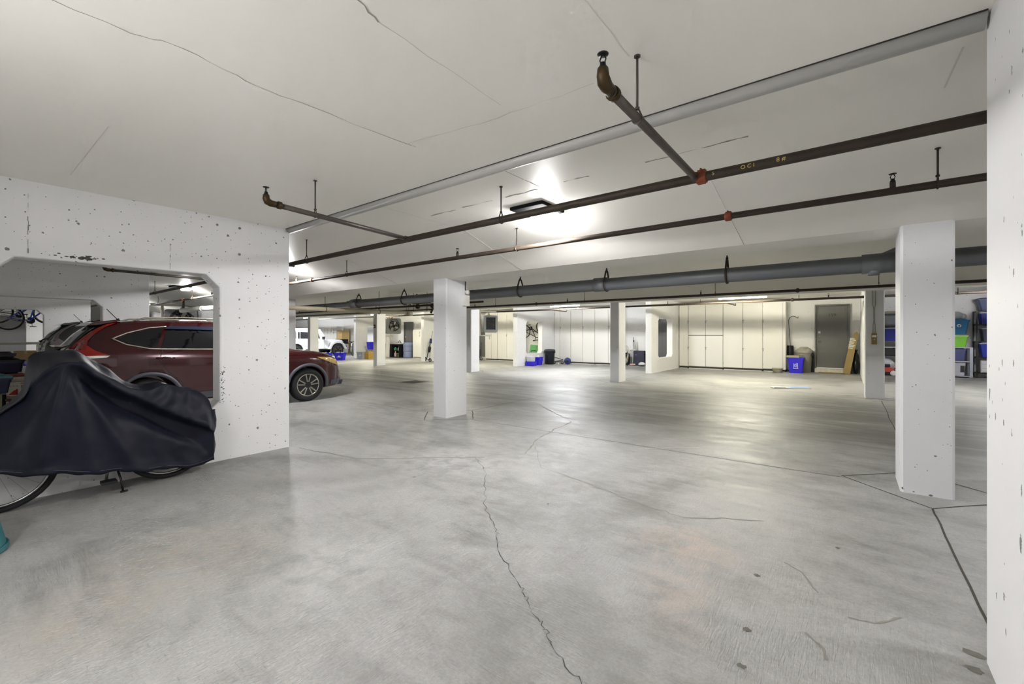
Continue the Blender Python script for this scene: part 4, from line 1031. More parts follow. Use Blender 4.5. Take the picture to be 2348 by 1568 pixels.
MB().taper((0, 0), (.22, .3), (.15, .2), 0, .62, .1).add(*(lambda m: (m.v, m.f))(MB().sphere((0, 0, .6), .22, 12, sc=(.8, 1, .6)))).build('body', pm('purple_cloth', '4A35A0', .7, bmp=.2), t)
t = thing('tarpaulin_bundle', 'grey folded tarpaulin bundle at far left edge under the shelf', 'bundle', (-18.0, .35, fz(-18)))
MB().sphere((0, 0, .5), .42, 16, sc=(.7, .8, 1.0)).sphere((0, -.1, .25), .4, 14, sc=(.8, 1, .7)).build('cloth', pm('grey_tarpaulin', 'A5A396', .6, bmp=.3), t)

# ------------------------------------------------------------------ cabinets
def hasp(parent, x, y, z, s_=1):
    mb = MB().box((x-.035, y-.010, z-.012), (x+.035, y, z+.012)).box((x-.012, y-.022, z-.016), (x+.012, y-.008, z+.016))
    mb.tube([(x-.010, y-.02, z-.02), (x-.010, y-.03, z-.05), (x, y-.032, z-.058), (x+.010, y-.03, z-.05), (x+.010, y-.02, z-.02)], .004, 5)
    mb.box((x-.018, y-.036, z-.085), (x+.018, y-.018, z-.05))
    return mb.build('hasp_lock', STEEL, parent)
def cabinet(label, x0, x1, y, doors, locks, ztop=2.55, kick=.085, group='white storage cabinets along the back wall', depth=None):
    """doors: (x0, x1, z0, z1)"""
    z = fz((x0+x1)/2); dp = (depth or YF-y)-.004
    t = thing('storage_cabinet', label, 'cabinet', ((x0+x1)/2, y, z), 0, group); cx = (x0+x1)/2
    MB().box((x0-cx, .022, kick), (x1-cx, dp, ztop-z)).build('carcass', CABW, t)
    MB().box((x0-cx+.01, .06, .0), (x1-cx-.01, dp, kick)).build('plinth', SEAM, t)
    MB().box((x0-cx+.03, -.02, .0), (x1-cx-.03, .05, .022)).build('floor_batten', CABW, t)
    MB().box((doors[0][0]-cx+.004, .0205, kick+.004), (max(q[1] for q in doors)-cx-.002, .0225, max(q[3] for q in doors)-.002)).build('door_gap', SEAM, t)  # dark sheet on the white carcass, painting the shade between doors
    for a, b, c, d in doors:
        do = MB().box((a-cx+.006, 0, c), (b-cx-.006, .02, d)).build('door', CABW, t, .003)
        mb = MB()
        for zz in ((c+.15, (c+d)/2, d-.15) if d-c > 1.5 else (c+.12, d-.12)):
            mb.box((a-cx+.001, -.006, zz-.04), (a-cx+.010, .004, zz+.04))
        mb.build('hinge', STEEL, do)
    for a, zz in locks: hasp(t, a-cx, 0, zz-z)
    return t
YC = 18.03
cabinet('narrow white cabinet door against the pier with the slot opening', -5.42, -5.07, YC, [(-5.42, -5.075, .1, 2.52)], [(-5.065, 1.90), (-5.065, .86)])
cabinet('white cabinet with two stacked pairs of doors beside the narrow one', -5.065, -3.78, YC, [(-5.065, -4.41, 1.335, 2.52), (-4.41, -3.785, 1.335, 2.52), (-5.065, -4.41, .1, 1.315), (-4.41, -3.785, .1, 1.315)], [(-4.40, 1.90), (-4.40, .86)])
cabinet('tall two door white cabinet right of the stacked doors', -3.775, -2.45, YC, [(-3.775, -3.095, .1, 2.52), (-3.095, -2.455, .1, 2.52)], [(-3.09, 1.90), (-3.09, .85)])
cabinet('tall single door white cabinet nearest door 159', -2.445, -1.74, YC, [(-2.445, -1.82, .1, 2.52)], [(-2.44, 1.90), (-2.44, .85)])
Y2 = 17.95
b2 = [-11.36, -11.06, -10.45, -9.81, -9.18, -8.52, -8.02]
for i in range(0, 6, 2):
    cabinet(['tall white cabinet with bicycle shadow beside the dark trash can', 'tall white two door cabinet midway behind the back columns', 'tall white cabinet half hidden by the middle back column'][i//2],
            b2[i], b2[i+2]-.004, Y2, [(b2[i], b2[i+1], .09, 2.52), (b2[i+1], b2[i+2]-.005, .09, 2.52)], [(b2[i+1]+.03, 1.72)])
Y3 = 17.75
for x0, x1, lb in ((-15.75, -14.86, 'tall white cabinet behind the louvred heater'), (-14.85, -13.6, 'tall white cabinet beside the pier with the hung bicycle')):
    m_ = (x0+x1)/2
    cabinet(lb, x0, x1, Y3, [(x0, m_, .09, 2.5), (m_, x1-.005, .09, 2.5)], [(m_, 1.35)])
cabinet('short white cabinet with padlock beside the grey rolled mat', -21.0, -20.2, 17.0, [(-21.0, -20.21, .06, 1.62)], [(-20.35, 1.50), (-20.35, 1.32)], 1.64, .05, depth=.38)
for i, (x0, x1) in enumerate(((-34.3, -33.4), (-33.4, -32.5), (-32.5, -31.6))):
    cabinet('white cabinet %s behind the off-road car' % ('farthest', 'midway', 'nearest')[i], x0, x1-.01, 18.1, [(x0, (x0+x1)/2, .09, 1.95), ((x0+x1)/2, x1-.01, .09, 1.95)], [((x0+x1)/2, 1.5)], 1.98)

# ------------------------------------------------------------------ doors
def door(n, x0, x1, y, z0, h, num=None, curb=True):
    z = fz((x0+x1)/2); cx = (x0+x1)/2; W = (x1-x0)/2
    d = struct(MB().box((-W, -.0, z0-z+.012), (W, .05, z0-z+h)).build('door_%d' % n, DOORG, loc=(cx, y, z)))
    fr = MB(); f = .055; zt = z0-z+h
    for a, b in ((-W-f, -W-.004), (W+.004, W+f)): fr.box((a, -.05, z0-z-.03), (b, .07, zt+.004))
    fr.box((-W-f, -.05, zt+.004), (W+f, .07, zt+f)); fr.build('frame', DOORG, d, .006)
    MB().sphere((-W+.075, -.045, z0-z+.93), .03, 12).lathe([(.03, -.012), (.03, 0)], (-W+.075, 0, z0-z+.93), 'y', 14).cyl((-W+.075, -.03, z0-z+.93), (-W+.075, 0, z0-z+.93), .012, 10).build('knob', CHROME, d)
    MB().lathe([(0, -.022), (.022, -.02), (.028, 0)], (-W+.075, 0, z0-z+1.09), 'y', 14).build('deadbolt', CHROME, d)
    MB().box((-W+.04, -.006, z0-z+1.20), (-W+.11, 0, z0-z+1.27)).build('security_plate', STEEL, d)
    if num: text_mb(num, .15, facing((0, -.004, z0-z+h-.32), -90)).build('door_number', BLACKP, d)
    if curb:
        MB().box((-W-.06, -.09, -.02), (W+.06, -.002, z0-z-.03)).build('threshold', pm('worn_white_curb', 'C9C5B8', .8, var=.25, scale=18, bmp=.4), d, .01)
        MB().box((-W-.0, -.11, z0-z-.028), (W, .04, z0-z+.006)).build('sill', WHITEP, d)
    return d
door(1, -.862, .005, 18.62, fz(-.4)+.17, 2.15, '159')
door(2, -6.95, -6.02, 18.62, fz(-6.4)+.15, 2.15, '155')
door(3, -16.9, -16.0, 18.45, fz(-16.4)+.12, 2.12)
door(4, -22.15, -21.45, 17.3, fz(-22)+.05, 2.12)
struct(MB().box((-23.78, 17.4, -.2), (-19.9, 17.55, ZC)).build('wall_back_left.004', WALLS))

# ------------------------------------------------------------------ things around door 159
def z_(x): return fz(x)
t = thing('recycling_bin', 'blue recycling bin with white print under newspapers by door 159', 'bin', (-1.42, 17.93, z_(-1.4)), .03)
MB().taper((0, 0), (.19, .15), (.235, .19), 0, .53, .03, openb=.006).build('body', BLUEB, t); rimring(t, (.235, .19), .53, BLUEB)
Mx = Matrix.Translation((0, -.178, .27)) @ Matrix.Rotation(PI/2+math.radians(-4.3), 4, 'X')
mb = MB()
for yy in (.105, -.105): mb.box((-.075, yy-.008, 0), (.075, yy+.008, .003), Mx)
for k in range(4): mb.box((-.052, .07-.042*k, 0), (-.012+.03*(k % 2), .082-.042*k, .003), Mx); mb.box((.0+.01*(k % 3), .062-.042*k, 0), (.05, .074-.042*k, .003), Mx)
for sx in (-.062, .055): mb.box((sx, -.09, 0), (sx+.008, .09, .003), Mx)
mb.build('printed_panel', WHITEL, t)
t2 = recycle_mark(.055); t2.v = [tuple(Mx @ Vector((p[0], p[1]-.0, p[2]+.001))) for p in t2.v]; t2.build('recycling_mark', WHITEL, t)
nw = thing('newspaper_stack', 'stack of newspapers lying on the blue recycling bin', 'newspapers', (-1.50, 17.93, z_(-1.4)+.534), .04)
for k in range(5): MB().box((-.20+.01*(k % 2), -.17, .013*k), (.18-.012*(k % 3), .15, .013*k+.011)).build('newspaper', pm('newsprint', 'BDB6A0', .9, var=.2, scale=30), nw, .003)
t = thing('trash_can', 'beige round trash can with domed lid between blue bin and door 159', 'trash can', (-1.22, 18.42, z_(-1.2)))
MB().lathe([(.20, 0), (.235, .60), (.25, .61), (.25, .66), (.245, .67)], seg=32).build('body', BEIGE, t)
MB().lathe([(.262, .65), (.268, .74), (.26, .765), (.215, .80), (.20, .83), (.12, .86), (0, .865)], seg=32).build('lid', BEIGE, t)
MB().tube([(-.13, 0, .84), (-.11, 0, .885), (.11, 0, .885), (.13, 0, .84)], .016, 8).build('lid_handle', BEIGE, t)
mb = MB().tube([(.22, -.16, .60), (.27, -.19, .70), (.30, -.16, .62), (.24, -.2, .54), (.28, -.2, .66)], .014, 6)
mb.sphere((.26, -.18, .62), .05, 8); mb.build('strap_tangle', BLACKP, t)
t = thing('plant_pot', 'empty beige plastic planter bowl at the cabinet foot', 'pot', (-1.96, 17.82, z_(-1.9)))
MB().lathe([(.10, 0), (.15, .05), (.165, .125), (.178, .128), (.178, .15), (.165, .15), (.158, .13), (.14, .05), (0, .03)], seg=28).build('bowl', pm('planter_beige', 'ABA693', .6), t)
t = thing('garden_hook', 'tall black shepherd hook leaning in the corner beside the cabinets', 'hook', (-1.60, 18.40, z_(-1.6)))
MB().tube([(0, 0, .02), (-.03, .05, .9), (-.08, .10, 1.6), (-.09, .11, 1.86), (-.06, .11, 1.95), (.02, .11, 2.0), (.10, .11, 1.99), (.16, .11, 1.94), (.185, .11, 1.92), (.20, .11, 1.945), (.19, .11, 1.975)], .009, 8).build('rod', BLACKM, t)
t = thing('snow_shovel', 'black plastic snow shovel standing behind the blue recycling bin', 'shovel', (-1.645, 18.47, z_(-1.6)))
mb = MB(); vs = []
for i in range(7):
    for j in range(9): vs.append((-.11+.22*j/8, .06*math.sin(PI*j/8)*-1+.02*i/6, .58+.36*i/6))
mb.add(vs, [(i*9+j, i*9+j+1, i*9+j+10, i*9+j+9) for i in range(6) for j in range(8)], True)
o = mb.build('blade', BLACKP, t); s_ = o.modifiers.new('s', 'SOLIDIFY'); s_.thickness = .012
MB().cyl((0, 0, .02), (0, 0, .62), .015, 8).build('shaft', BLACKM, t); MB().cyl((-.06, 0, .03), (.06, 0, .03), .014, 8).build('handle', BLACKP, t)
t = thing('folding_chair', 'folded black bag chair standing between beige can and door 159', 'chair', (-.985, 18.5, z_(-1)))
MB().taper((0, 0), (.05, .05), (.055, .055), 0, .62, .03).build('bag', pm('black_cloth', '0D0D0F', .8, bmp=.2), t); MB().tube([(0, 0, .6), (.02, 0, .68), (.04, 0, .6)], .012, 6).build('strap', BLACKP, t)
t = thing('flat_carton', 'long flat cardboard carton leaning on the wall right of door 159', 'carton', (-.03, 18.20, z_(0)), 0, rot=(math.radians(-9), math.radians(9.5), 0))
MB().box((-.10, -.06, 0), (.09, .10, 1.0)).build('carton', CARD, t, .006)
MB().prism([(-.10, 1.0), (.09, 1.0), (.085, 1.40), (.03, 1.46), (-.03, 1.38)], -.055, .095, 'y').build('folded_end', CARD, t)
mb = MB()
for k in range(7): mb.box((-.105+.004*(k % 2), -.065, .86+.055*k), (.02+.02*(k % 3), -.058, .89+.055*k+.012*(k % 2)))
mb.build('shipping_tape', pm('clear_tape', 'D6D6C8', .15), t)
t = thing('refuse_sack', 'black refuse sack slumped behind the leaning carton', 'bag', (.22, 18.42, z_(.2)))
MB().sphere((0, 0, .28), .28, 14, sc=(.38, .55, 1.0)).sphere((0, .02, .55), .17, 12, sc=(.5, .6, 1.1)).build('sack', pm('black_film', '0A0A0C', .3, bmp=.4), t); MB().lathe([(.02, 0), (.035, .05), (.06, .1)], (0, .02, .72), seg=10).build('tied_neck', MATS['black_film'], t)
t = thing('threshold_board', 'thin wooden board lying before the step of door 159', 'board', (-.40, 18.36, z_(-.4)))
MB().box((-.40, -.05, .002), (.34, .03, .03)).build('board', CARD, t, .004)
t = thing('foam_board', 'white and pale blue board lying flat on the floor', 'board', (-1.12, 12.72, z_(-1.1)), math.radians(31))
MB().box((-.43, -.11, .004), (.43, .11, .03)).build('board', pm('board_white', 'E6E4DA', .5), t, .006)
MB().box((-.06, -.10, .03), (.425, .10, .035)).build('blue_panel', pm('pale_blue', '93B6E6', .45), t)
MB().box((-.42, -.105, .03), (-.16, -.05, .034)).build('dark_strip', SEAM, t)
# box and conduit on the right back column
t = thing('junction_box', 'tan alarm box with white label on the right back column', 'box', (.432, 11.64, 1.295))
MB().box((-.044, -.045, -.115), (.044, 0, .115)).build('box', pm('alarm_tan', '8C7443', .5, var=.2), t, .006); MB().box((-.034, -.048, .03), (.034, -.044, .075)).build('label', WHITEL, t)
MB().sphere((.002, -.045, -.01), .012, 8).build('button', WHITEP, t)
mb = MB()
for dx in (-.018, .018): mb.tube([(dx, -.012, .115), (dx, -.012, .28), (dx*.3, -.012, .36), (dx*.3, -.012, .62), (dx*1.2, -.012, .72), (dx*1.2, -.012, 1.0)], .007, 6)
mb.build('conduit', pm('painted_conduit', '9D998A', .6), t)
t = thing('emergency_light', 'white emergency light box on the back of the column', 'lamp', (-5.19, 5.36, 1.98))
MB().box((-.035, -.05, -.10), (.035, .05, .08)).build('battery_box', WHITEP, t, .006); MB().lathe([(.02, -.03), (.035, .0), (.04, .03)], (0.02, 0, .13), 'x', 14).build('lamp_head', WHITEP, t); MB().cyl((-.02, 0, .17), (-.02, 0, .33), .009, 8).build('conduit', PIPEG, t)
t = thing('pull_station', 'dark red fire alarm box on the column near the fan heater', 'alarm', (-17.06, 11.64, 1.74))
MB().box((-.05, -.05, -.08), (.05, 0, .08)).build('box', pm('alarm_red', '4E2A1C', .5), t, .006); MB().box((-.03, -.062, -.03), (.03, -.05, .0)).build('pull_handle', WHITEP, t)
# floor drain
dr_ = thing('floor_drain', 'square dark iron drain grate set in the drive lane', 'drain', (-10.08, 8.22, fz(-10.08)), math.radians(3))
MB().prism([(-.30, -.30), (.30, -.30), (.30, .30), (-.30, .30)], .0, .008, 'z', [[(-.26, -.26), (.26, -.26), (.26, .26), (-.26, .26)]]).build('frame', BLACKM, dr_)
MB().box((-.27, -.27, .001), (.27, .27, .003)).build('pit', pm('drain_pit', '0C0B0A', .9), dr_)
for k in range(13): MB().box((-.26, -.252+.04*k, .002), (.26, -.232+.04*k, .008)).build('grate_bar', BLACKM, dr_)

# ------------------------------------------------------------------ stall left of door 159
t = thing('broom', 'push broom with white handle and red head leaning on the wall', 'broom', (-7.52, 18.30, z_(-7.5)), rot=(math.radians(-12), math.radians(-3), 0))
MB().cyl((0, 0, .06), (0, 0, 1.28), .013, 8).build('handle', pm('broom_handle', 'C9C4B8', .5), t); MB().cyl((0, 0, .85), (0, 0, 1.28), .015, 8).build('grip', pm('grip_grey', '6E675E', .6), t)
MB().box((-.14, -.03, .035), (.14, .03, .075)).build('broom_head', WHITEP, t, .008); MB().taper((0, 0), (.15, .04), (.13, .028), 0, .036, .01).build('bristles', pm('bristle_red', '7E3128', .8), t)
t = thing('dust_pan', 'clear dust shield hanging beside the broom handle', 'pan', (-7.50, 18.42, z_(-7.5)))
MB().prism([(-.05, .72), (.08, .72), (.03, 1.05), (-.02, 1.05)], -.01, .01, 'y').build('pan', pm('pan_grey', 'A9A9A4', .3), t); MB().cyl((0, 0, 1.05), (0, 0, 1.13), .02, 8).build('pan_handle', BLACKP, t)
t = thing('storage_bin', 'dark navy panel box standing beside the broom', 'box', (-7.2, 18.38, z_(-7.2)))
MB().box((-.28, -.06, 0), (.20, .12, .66)).build('body', pm('navy_board', '1B1E33', .5), t, .01); MB().box((-.20, -.066, .46), (-.14, -.06, .50)).build('latch', STEEL, t)
vac = thing('vacuum_cleaner', 'shop vacuum with coiled pale hose in the corner left of the broom', 'vacuum', (-7.79, 18.25, z_(-7.8)))
MB().lathe([(.15, .05), (.17, .10), (.17, .36), (.15, .40), (.16, .43), (.16, .50), (.10, .56), (0, .57)], seg=24).build('drum', BLACKP, vac)
for a in range(4): MB().sphere((.14*math.cos(a*1.57+.8), .14*math.sin(a*1.57+.8), .03), .03, 8).build('caster', BLACKP, vac)
HOSE = pm('pale_hose', 'B9B3A4', .5)
pts = [(.05+.10*math.sin(k*.55)+.03*math.sin(k*.21), -.17-.03*math.cos(k*.7), .08+.80*abs(math.sin(k*.26))) for k in range(26)]
MB().tube(pts, .018, 8).build('hose', HOSE, vac); MB().tube([(-.05, 0, .55), (-.05, -.02, .68), (.05, -.02, .68), (.05, 0, .55)], .012, 6).build('handle', BLACKP, vac)
t = thing('umbrella_bundle', 'white and grey bundle at the foot of the door frame', 'bundle', (-7.02, 18.12, z_(-7)))
MB().sphere((0, 0, .09), .13, 12, sc=(1.2, .9, .7)).build('cloth', pm('bundle_white', 'D5D5D8', .6, bmp=.3), t); MB().sphere((.02, -.06, .03), .10, 10, sc=(1.3, .8, .3)).build('shoe_sole', BLACKP, t)
# ------------------------------------------------------------------ stall with the dark trash can
t = thing('trash_can', 'round dark grey trash can with lid before the white cabinets', 'trash can', (-11.02, 16.98, z_(-11)))
MB().lathe([(.205, 0), (.235, .58), (.25, .59), (.25, .615)], seg=32).build('body', pm('can_dark', '23252D', .45), t)
MB().lathe([(.262, .595), (.268, .64), (.25, .67), (.20, .70), (0, .715)], seg=32).build('lid', MATS['can_dark'], t)
mb = MB()
for s_ in (-1, 1): mb.box((s_*.25-.03, -.06, .53), (s_*.25+.03, .06, .59))
mb.build('handle', MATS['can_dark'], t)
mb = MB().torus((0, -.225, .36), .11, .010, 'y', 20, 6, arc=(0, PI)).cyl((-.11, -.225, .02), (-.11, -.225, .36), .010, 6).cyl((.11, -.225, .02), (.11, -.225, .36), .010, 6); mb.build('moulded_arch', MATS['can_dark'], t)
t = tote('recycling_bin', 'blue recycling bin with arrows beside the dark trash can', 'bin', (-11.20, 16.25, z_(-11.2)), .1, (.15, .17), (.18, .21), .36, BLUEB, grip=False)
m_ = recycle_mark(.11); mm = Matrix.Translation((.02, -.198, .20)) @ Matrix.Rotation(PI/2-.1, 4, 'X'); m_.v = [tuple(mm @ Vector(p)) for p in m_.v]; m_.build('recycling_mark', pm('mark_lilac', '9A9AF0', .5), t)
mb = MB()
for k in range(9): mb.sphere((rnd.uniform(-.12, .12), rnd.uniform(-.15, .1), .36+rnd.uniform(0, .03)), rnd.uniform(.035, .06), 8)
mb.build('paper_scraps', WHITEP, t)
t = thing('storage_bin', 'clear tub with white lid standing in a blue tray by the pier', 'bin', (-11.12, 15.62, z_(-11.1)), .05)
MB().taper((0, 0), (.19, .17), (.20, .19), 0, .20, .03, openb=.006).build('tray', BLUEB, t); MB().taper((-.03, .02), (.13, .13), (.16, .15), .02, .40, .04).build('tub', pm('clear_tub', 'C7C9D0', .3), t); MB().taper((-.03, .02), (.17, .16), (.165, .155), .40, .43, .04).build('lid', WHITEP, t)
t = thing('kick_scooter', 'silver folded kick scooter with blue drum beside the dark can', 'scooter', (-10.72, 17.25, z_(-10.7)), math.radians(8))
MB().box((-.18, -.05, .09), (.42, .05, .115)).build('deck', STEEL, t, .006); mb = MB().cyl((-.16, 0, .12), (.25, .03, .20), .016, 8).cyl((.25, .03, .2), (-.22, .03, .32), .013, 8); mb.build('folded_stem', BLACKM, t)
for x in (-.20, .20): MB().torus((x, 0, .07), .05, .02, 'y', 20, 8).build('wheel', BLACKP, t)
MB().lathe([(.06, -.09), (.14, -.08), (.16, 0), (.14, .08), (.06, .09)], (.47, 0, .16), 'y', 20).build('drum', pm('drum_blue', '1B2A6E', .45), t)
MB().lathe([(.05, -.11), (.07, -.10), (.07, -.09)], (.47, 0, .16), 'y', 14).build('drum_cap', BLACKP, t)
MB().box((.02, -.12, .0), (.08, -.06, .09)).build('stand', WHITEP, t)
for i, (x, y, z, a, b) in enumerate(((-.5, 0, 0, 0, 0),)): pass
t = thing('folding_chair', 'green canvas folding chair with black frame behind the pier opening', 'chair', (-12.15, 17.35, z_(-12.1)), .2)
GRN = pm('chair_green', '5E9C60', .7, bmp=.1)
MB().prism([(-.27, .52), (.14, .50), (.22, .86), (-.20, .90)], -.02, .0, 'y').build('backrest', GRN, t, .005)
MB().prism([(.15, .50), (.34, .55), (.34, .80), (.22, .87)], -.04, -.02, 'y').build('side_panel', GRN, t, .005)
MB().box((-.26, -.40, .44), (.24, -.02, .46)).build('seat', GRN, t)
mb = MB()
for a, b in (((-.5, -.35, .62), (.1, -.05, .0)), ((-.30, -.05, .0), (.02, -.40, .62)), ((-.28, -.4, .0), (.26, 0, .5)), ((.26, -.4, 0), (-.28, 0, .5)), ((.02, -.4, .62), (.24, -.38, .62)), ((-.5, -.35, .62), (-.38, -.3, .66))): mb.cyl(a, b, .013, 6)
mb.build('frame', BLACKM, t); MB().cyl((.15, -.035, .36), (.22, -.035, .88), .012, 6).build('white_piping', WHITEP, t)
# ------------------------------------------------------------------ unit heaters
def heater(label, loc, rotz, louvre, W=.62, H=.72, D=.30):
    t = thing('unit_heater', label, 'heater', loc, rotz)
    GB = pm('heater_grey', '7F817E', .5, var=.04); GD = pm('heater_dark', '4C4E4A', .5)
    MB().taper((0, 0), (W/2-.02, D/2), (W/2-.02, D/2), -H/2+.02, H/2-.02, .02).build('casing', GD, t)
    fr = MB(); r = .09; hw, hh = W/2, H/2
    o = []
    for cx, cz, a0 in ((hw-r, hh-r, 0), (-hw+r, hh-r, 90), (-hw+r, -hh+r, 180), (hw-r, -hh+r, 270)):
        for k in range(5): a = math.radians(a0+22.5*k); o.append((cx+r*math.cos(a), cz+r*math.sin(a)))
    if louvre: hole = [(-hw*.68, -hh*.66), (hw*.68, -hh*.66), (hw*.68, hh*.76), (-hw*.68, hh*.76)]
    else: hole = [(hw*.72*math.cos(2*PI*k/28), hw*.72*math.sin(2*PI*k/28)) for k in range(28)]
    fr.prism(o, -D/2-.05, -D/2, 'y', [hole]).build('front_frame', GB, t, .006)
    MB().box((-hw*.7, -D/2-.004, -hh*.7), (hw*.7, -D/2, hh*.78)).build('dark_core', pm('heater_core', '141414', .7), t)
    if louvre:
        for k in range(6):
            z = -hh*.56+hh*1.28*k/5.5
            MB().box((-hw*.68, -.02, -.004), (hw*.68, .03, .004)).build('louvre', pm('louvre_grey', '5A5A58', .4, .4), t).matrix_local = Matrix.Translation((0, -D/2-.02, z)) @ Matrix.Rotation(.6, 4, 'X')
        mb = MB()
        for k in range(6):
            for x in (-.12, .12): mb.sphere((x, -D/2-.045, -hh*.60+hh*1.28*k/5.5), .014, 6)
        mb.build('louvre_pivots', STEEL, t)
    else:
        mb = MB()
        for rr in (.3, .5, .7): mb.torus((0, -D/2-.06, 0), hw*rr, .005, 'y', 28, 5)
        for k in range(12): a = 2*PI*k/12; mb.cyl((.03*math.cos(a), -D/2-.06, .03*math.sin(a)), (hw*.74*math.cos(a), -D/2-.05, hw*.74*math.sin(a)), .004, 5)
        mb.build('fan_guard', STEEL, t)
        for k in range(4):
            a = PI*k/2+.4; mb = MB(); mb.prism([(.02, -.03), (hw*.6, -.09), (hw*.64, .05), (.02, .03)], -.005, .005, 'y', M=Matrix.Translation((0, -D/2-.02, 0)) @ Matrix.Rotation(a, 4, 'Y') @ Matrix.Rotation(.35, 4, 'X')); mb.build('fan_blade', ALLOY, t)
        MB().lathe([(.07, -.03), (.07, .03), (.0, .05)], (0, -D/2-.05, 0), 'y', 14).build('motor', BLACKM, t)
        MB().tube([(-hw*.6, -D/2-.08, .02), (-hw*.3, -D/2-.12, hh*.85), (hw*.3, -D/2-.12, hh*.85), (hw*.75, -D/2-.08, hh*.3), (hw*.7, -D/2-.07, -hh*.3)], .014, 6).build('cable', BLACKP, t)
    MB().cyl((0, 0, hh-.03), (0, 0, hh+.07), .05, 14).cyl((0, 0, hh+.07), (0, 0, ZC-loc[2]), .012, 8).build('stub_pipe', TREAD, t)
    mb = MB().tube([(-hw-.09, .02, hh+.16), (-hw-.09, .02, -hh-.12), (.05, .02, -hh-.12)], .04, 10).tube([(.03, .02, -hh-.1), (.03, .02, -hh-.24), (.05, .02, -hh-.27)], .022, 8).tube([(-hw-.4, .02, hh+.16), (.35, .02, hh+.16)], .045, 10)
    mb.build('condensate_pipes', pm('lagged_white', 'D6D3C4', .6), t)
    return t
heater('grey unit heater with louvred front hanging over the back stalls', (-11.86, 13.6, 1.805), math.radians(66), True)
heater('grey fan heater with round guard hanging far left of the lane', (-18.6, 13.7, 1.79), math.radians(76), False, .80, .80, .4)
heater('grey fan heater seen above the red car roof through the opening', (-18.2, 4.7, 1.90), math.radians(70), False, .9, .66, .5)
# ------------------------------------------------------------------ stall with the louvred heater, and the fan heater stall
t = thing('hand_cart', 'black folding cart standing by the grey door behind the heater', 'cart', (-15.92, 17.5, z_(-15.9)))
mb = MB().tube([(-.08, 0, .05), (-.10, 0, .98), (.10, 0, .98), (.10, 0, .05)], .016, 6).cyl((-.1, 0, .7), (.1, 0, .7), .012, 6); mb.build('frame', BLACKM, t)
MB().box((-.10, -.12, .03), (.10, .02, .06)).build('toe_plate', BLACKM, t)
for s_ in (-1, 1): MB().torus((s_*.10, .03, .08), .06, .02, 'x', 16, 6).build('wheel', BLACKP, t)
MB().box((-.07, -.05, .1), (.06, .0, .62)).build('bag', BLACKP, t, .02)
t = thing('golf_cart', 'golf trolley with dark clubs leaning at the pier of the fan heater stall', 'trolley', (-17.35, 15.05, z_(-17.3)), rot=(0, math.radians(8), 0))
mb = MB().cyl((-.12, 0, .12), (.05, 0, 1.1), .018, 8).cyl((.05, 0, 1.1), (.14, 0, 1.62), .008, 6).cyl((.12, 0, .1), (.05, 0, 1.0), .012, 6).cyl((-.2, 0, .1), (.25, 0, .1), .012, 6); mb.build('frame', BLACKM, t)
for x in (-.2, .2): MB().torus((x, -.05, .11), .085, .024, 'y', 20, 8).build('wheel', RUBBER, t)
MB().lathe([(.07, .5), (.085, .75), (.06, .8)], (.02, 0, .0), seg=12).build('pouch', BLACKP, t); MB().taper((.06, 0), (.06, .05), (.05, .04), .98, 1.22, .02).build('blue_bag', pm('bag_blue', '2A2C5E', .7), t)
t = thing('shelf_cabinet', 'open black cabinet with garden supplies near the fan heater', 'cabinet', (-22.07, 16.75, z_(-22.0)))
MB().prism([(-.55, 0), (.35, 0), (.35, .82), (-.55, .82)], -.22, -.18, 'y', [[(-.36, .06), (.30, .06), (.30, .77), (-.36, .77)]]).build('face_frame', pm('cab_black', '14151C', .5), t)
MB().box((-.55, .20, 0), (.35, .24, .82)).box((-.55, -.2, 0), (-.36, .2, .82)).box((.30, -.2, 0), (.35, .2, .82)).box((-.55, -.22, .79), (.35, .24, .83)).build('carcass', MATS['cab_black'], t)
MB().box((-.36, -.17, .42), (.30, .2, .44)).build('shelf', MATS['cab_black'], t)
def bottle(label, loc, m, r=.06, h=.26, cat='bottle'):
    b = thing('bottle', label, cat, loc); MB().lathe([(r, 0), (r, h*.65), (r*.45, h*.85), (r*.45, h)], seg=14).build('body', m, b); MB().lathe([(r*.5, h), (r*.5, h*1.08), (0, h*1.08)], seg=12).build('cap', WHITEP, b); return b
zc_ = z_(-22.0)
bottle('white and pink spray bottle on the lower shelf of the black cabinet', (-22.25, 16.66, zc_+.012), pm('bottle_pink', 'D8B4B8', .4), .08, .36)
bottle('green jug on the upper shelf of the black cabinet', (-22.27, 16.68, zc_+.445), pm('bottle_green', '2E8A50', .4), .10, .18)
bottle('white jug on the upper shelf of the black cabinet', (-21.92, 16.68, zc_+.445), pm('bottle_white', 'C9CCC0', .4), .08, .22)
t = thing('soil_bag', 'olive garden soil bags stacked in the black cabinet', 'bag', (-21.95, 16.70, zc_+.012))
for k in range(3): MB().sphere((0, 0, .05+.09*k), .17, 12, sc=(.95, .7, .30)).build('bag', pm('bag_olive', '77793A', .6, bmp=.2), t)
t = thing('tool_tray', 'cluttered tray of tools on the black cabinet', 'tray', (-22.07, 16.8, zc_+.835))
MB().box((-.30, -.12, 0), (.28, .12, .06)).build('tray', WHITEP, t); MB().torus((.05, 0, .12), .09, .016, 'y', 18, 6).build('tool', BLACKM, t); MB().box((-.25, -.05, .06), (.2, .05, .10)).build('tool', STEEL, t)
t = thing('rolled_mat', 'blue grey quilted moving blanket rolled up before the grey door', 'blanket', (-21.38, 16.95, z_(-21.4)))
MB().lathe([(.28, 0), (.30, .1), (.285, .3), (.30, .45), (.29, .60), (.305, .75), (.29, .93), (.2, .95), (0, .93)], seg=28).build('blanket', pm('blanket_blue', '7C86A6', .9, bmp=.4), t)
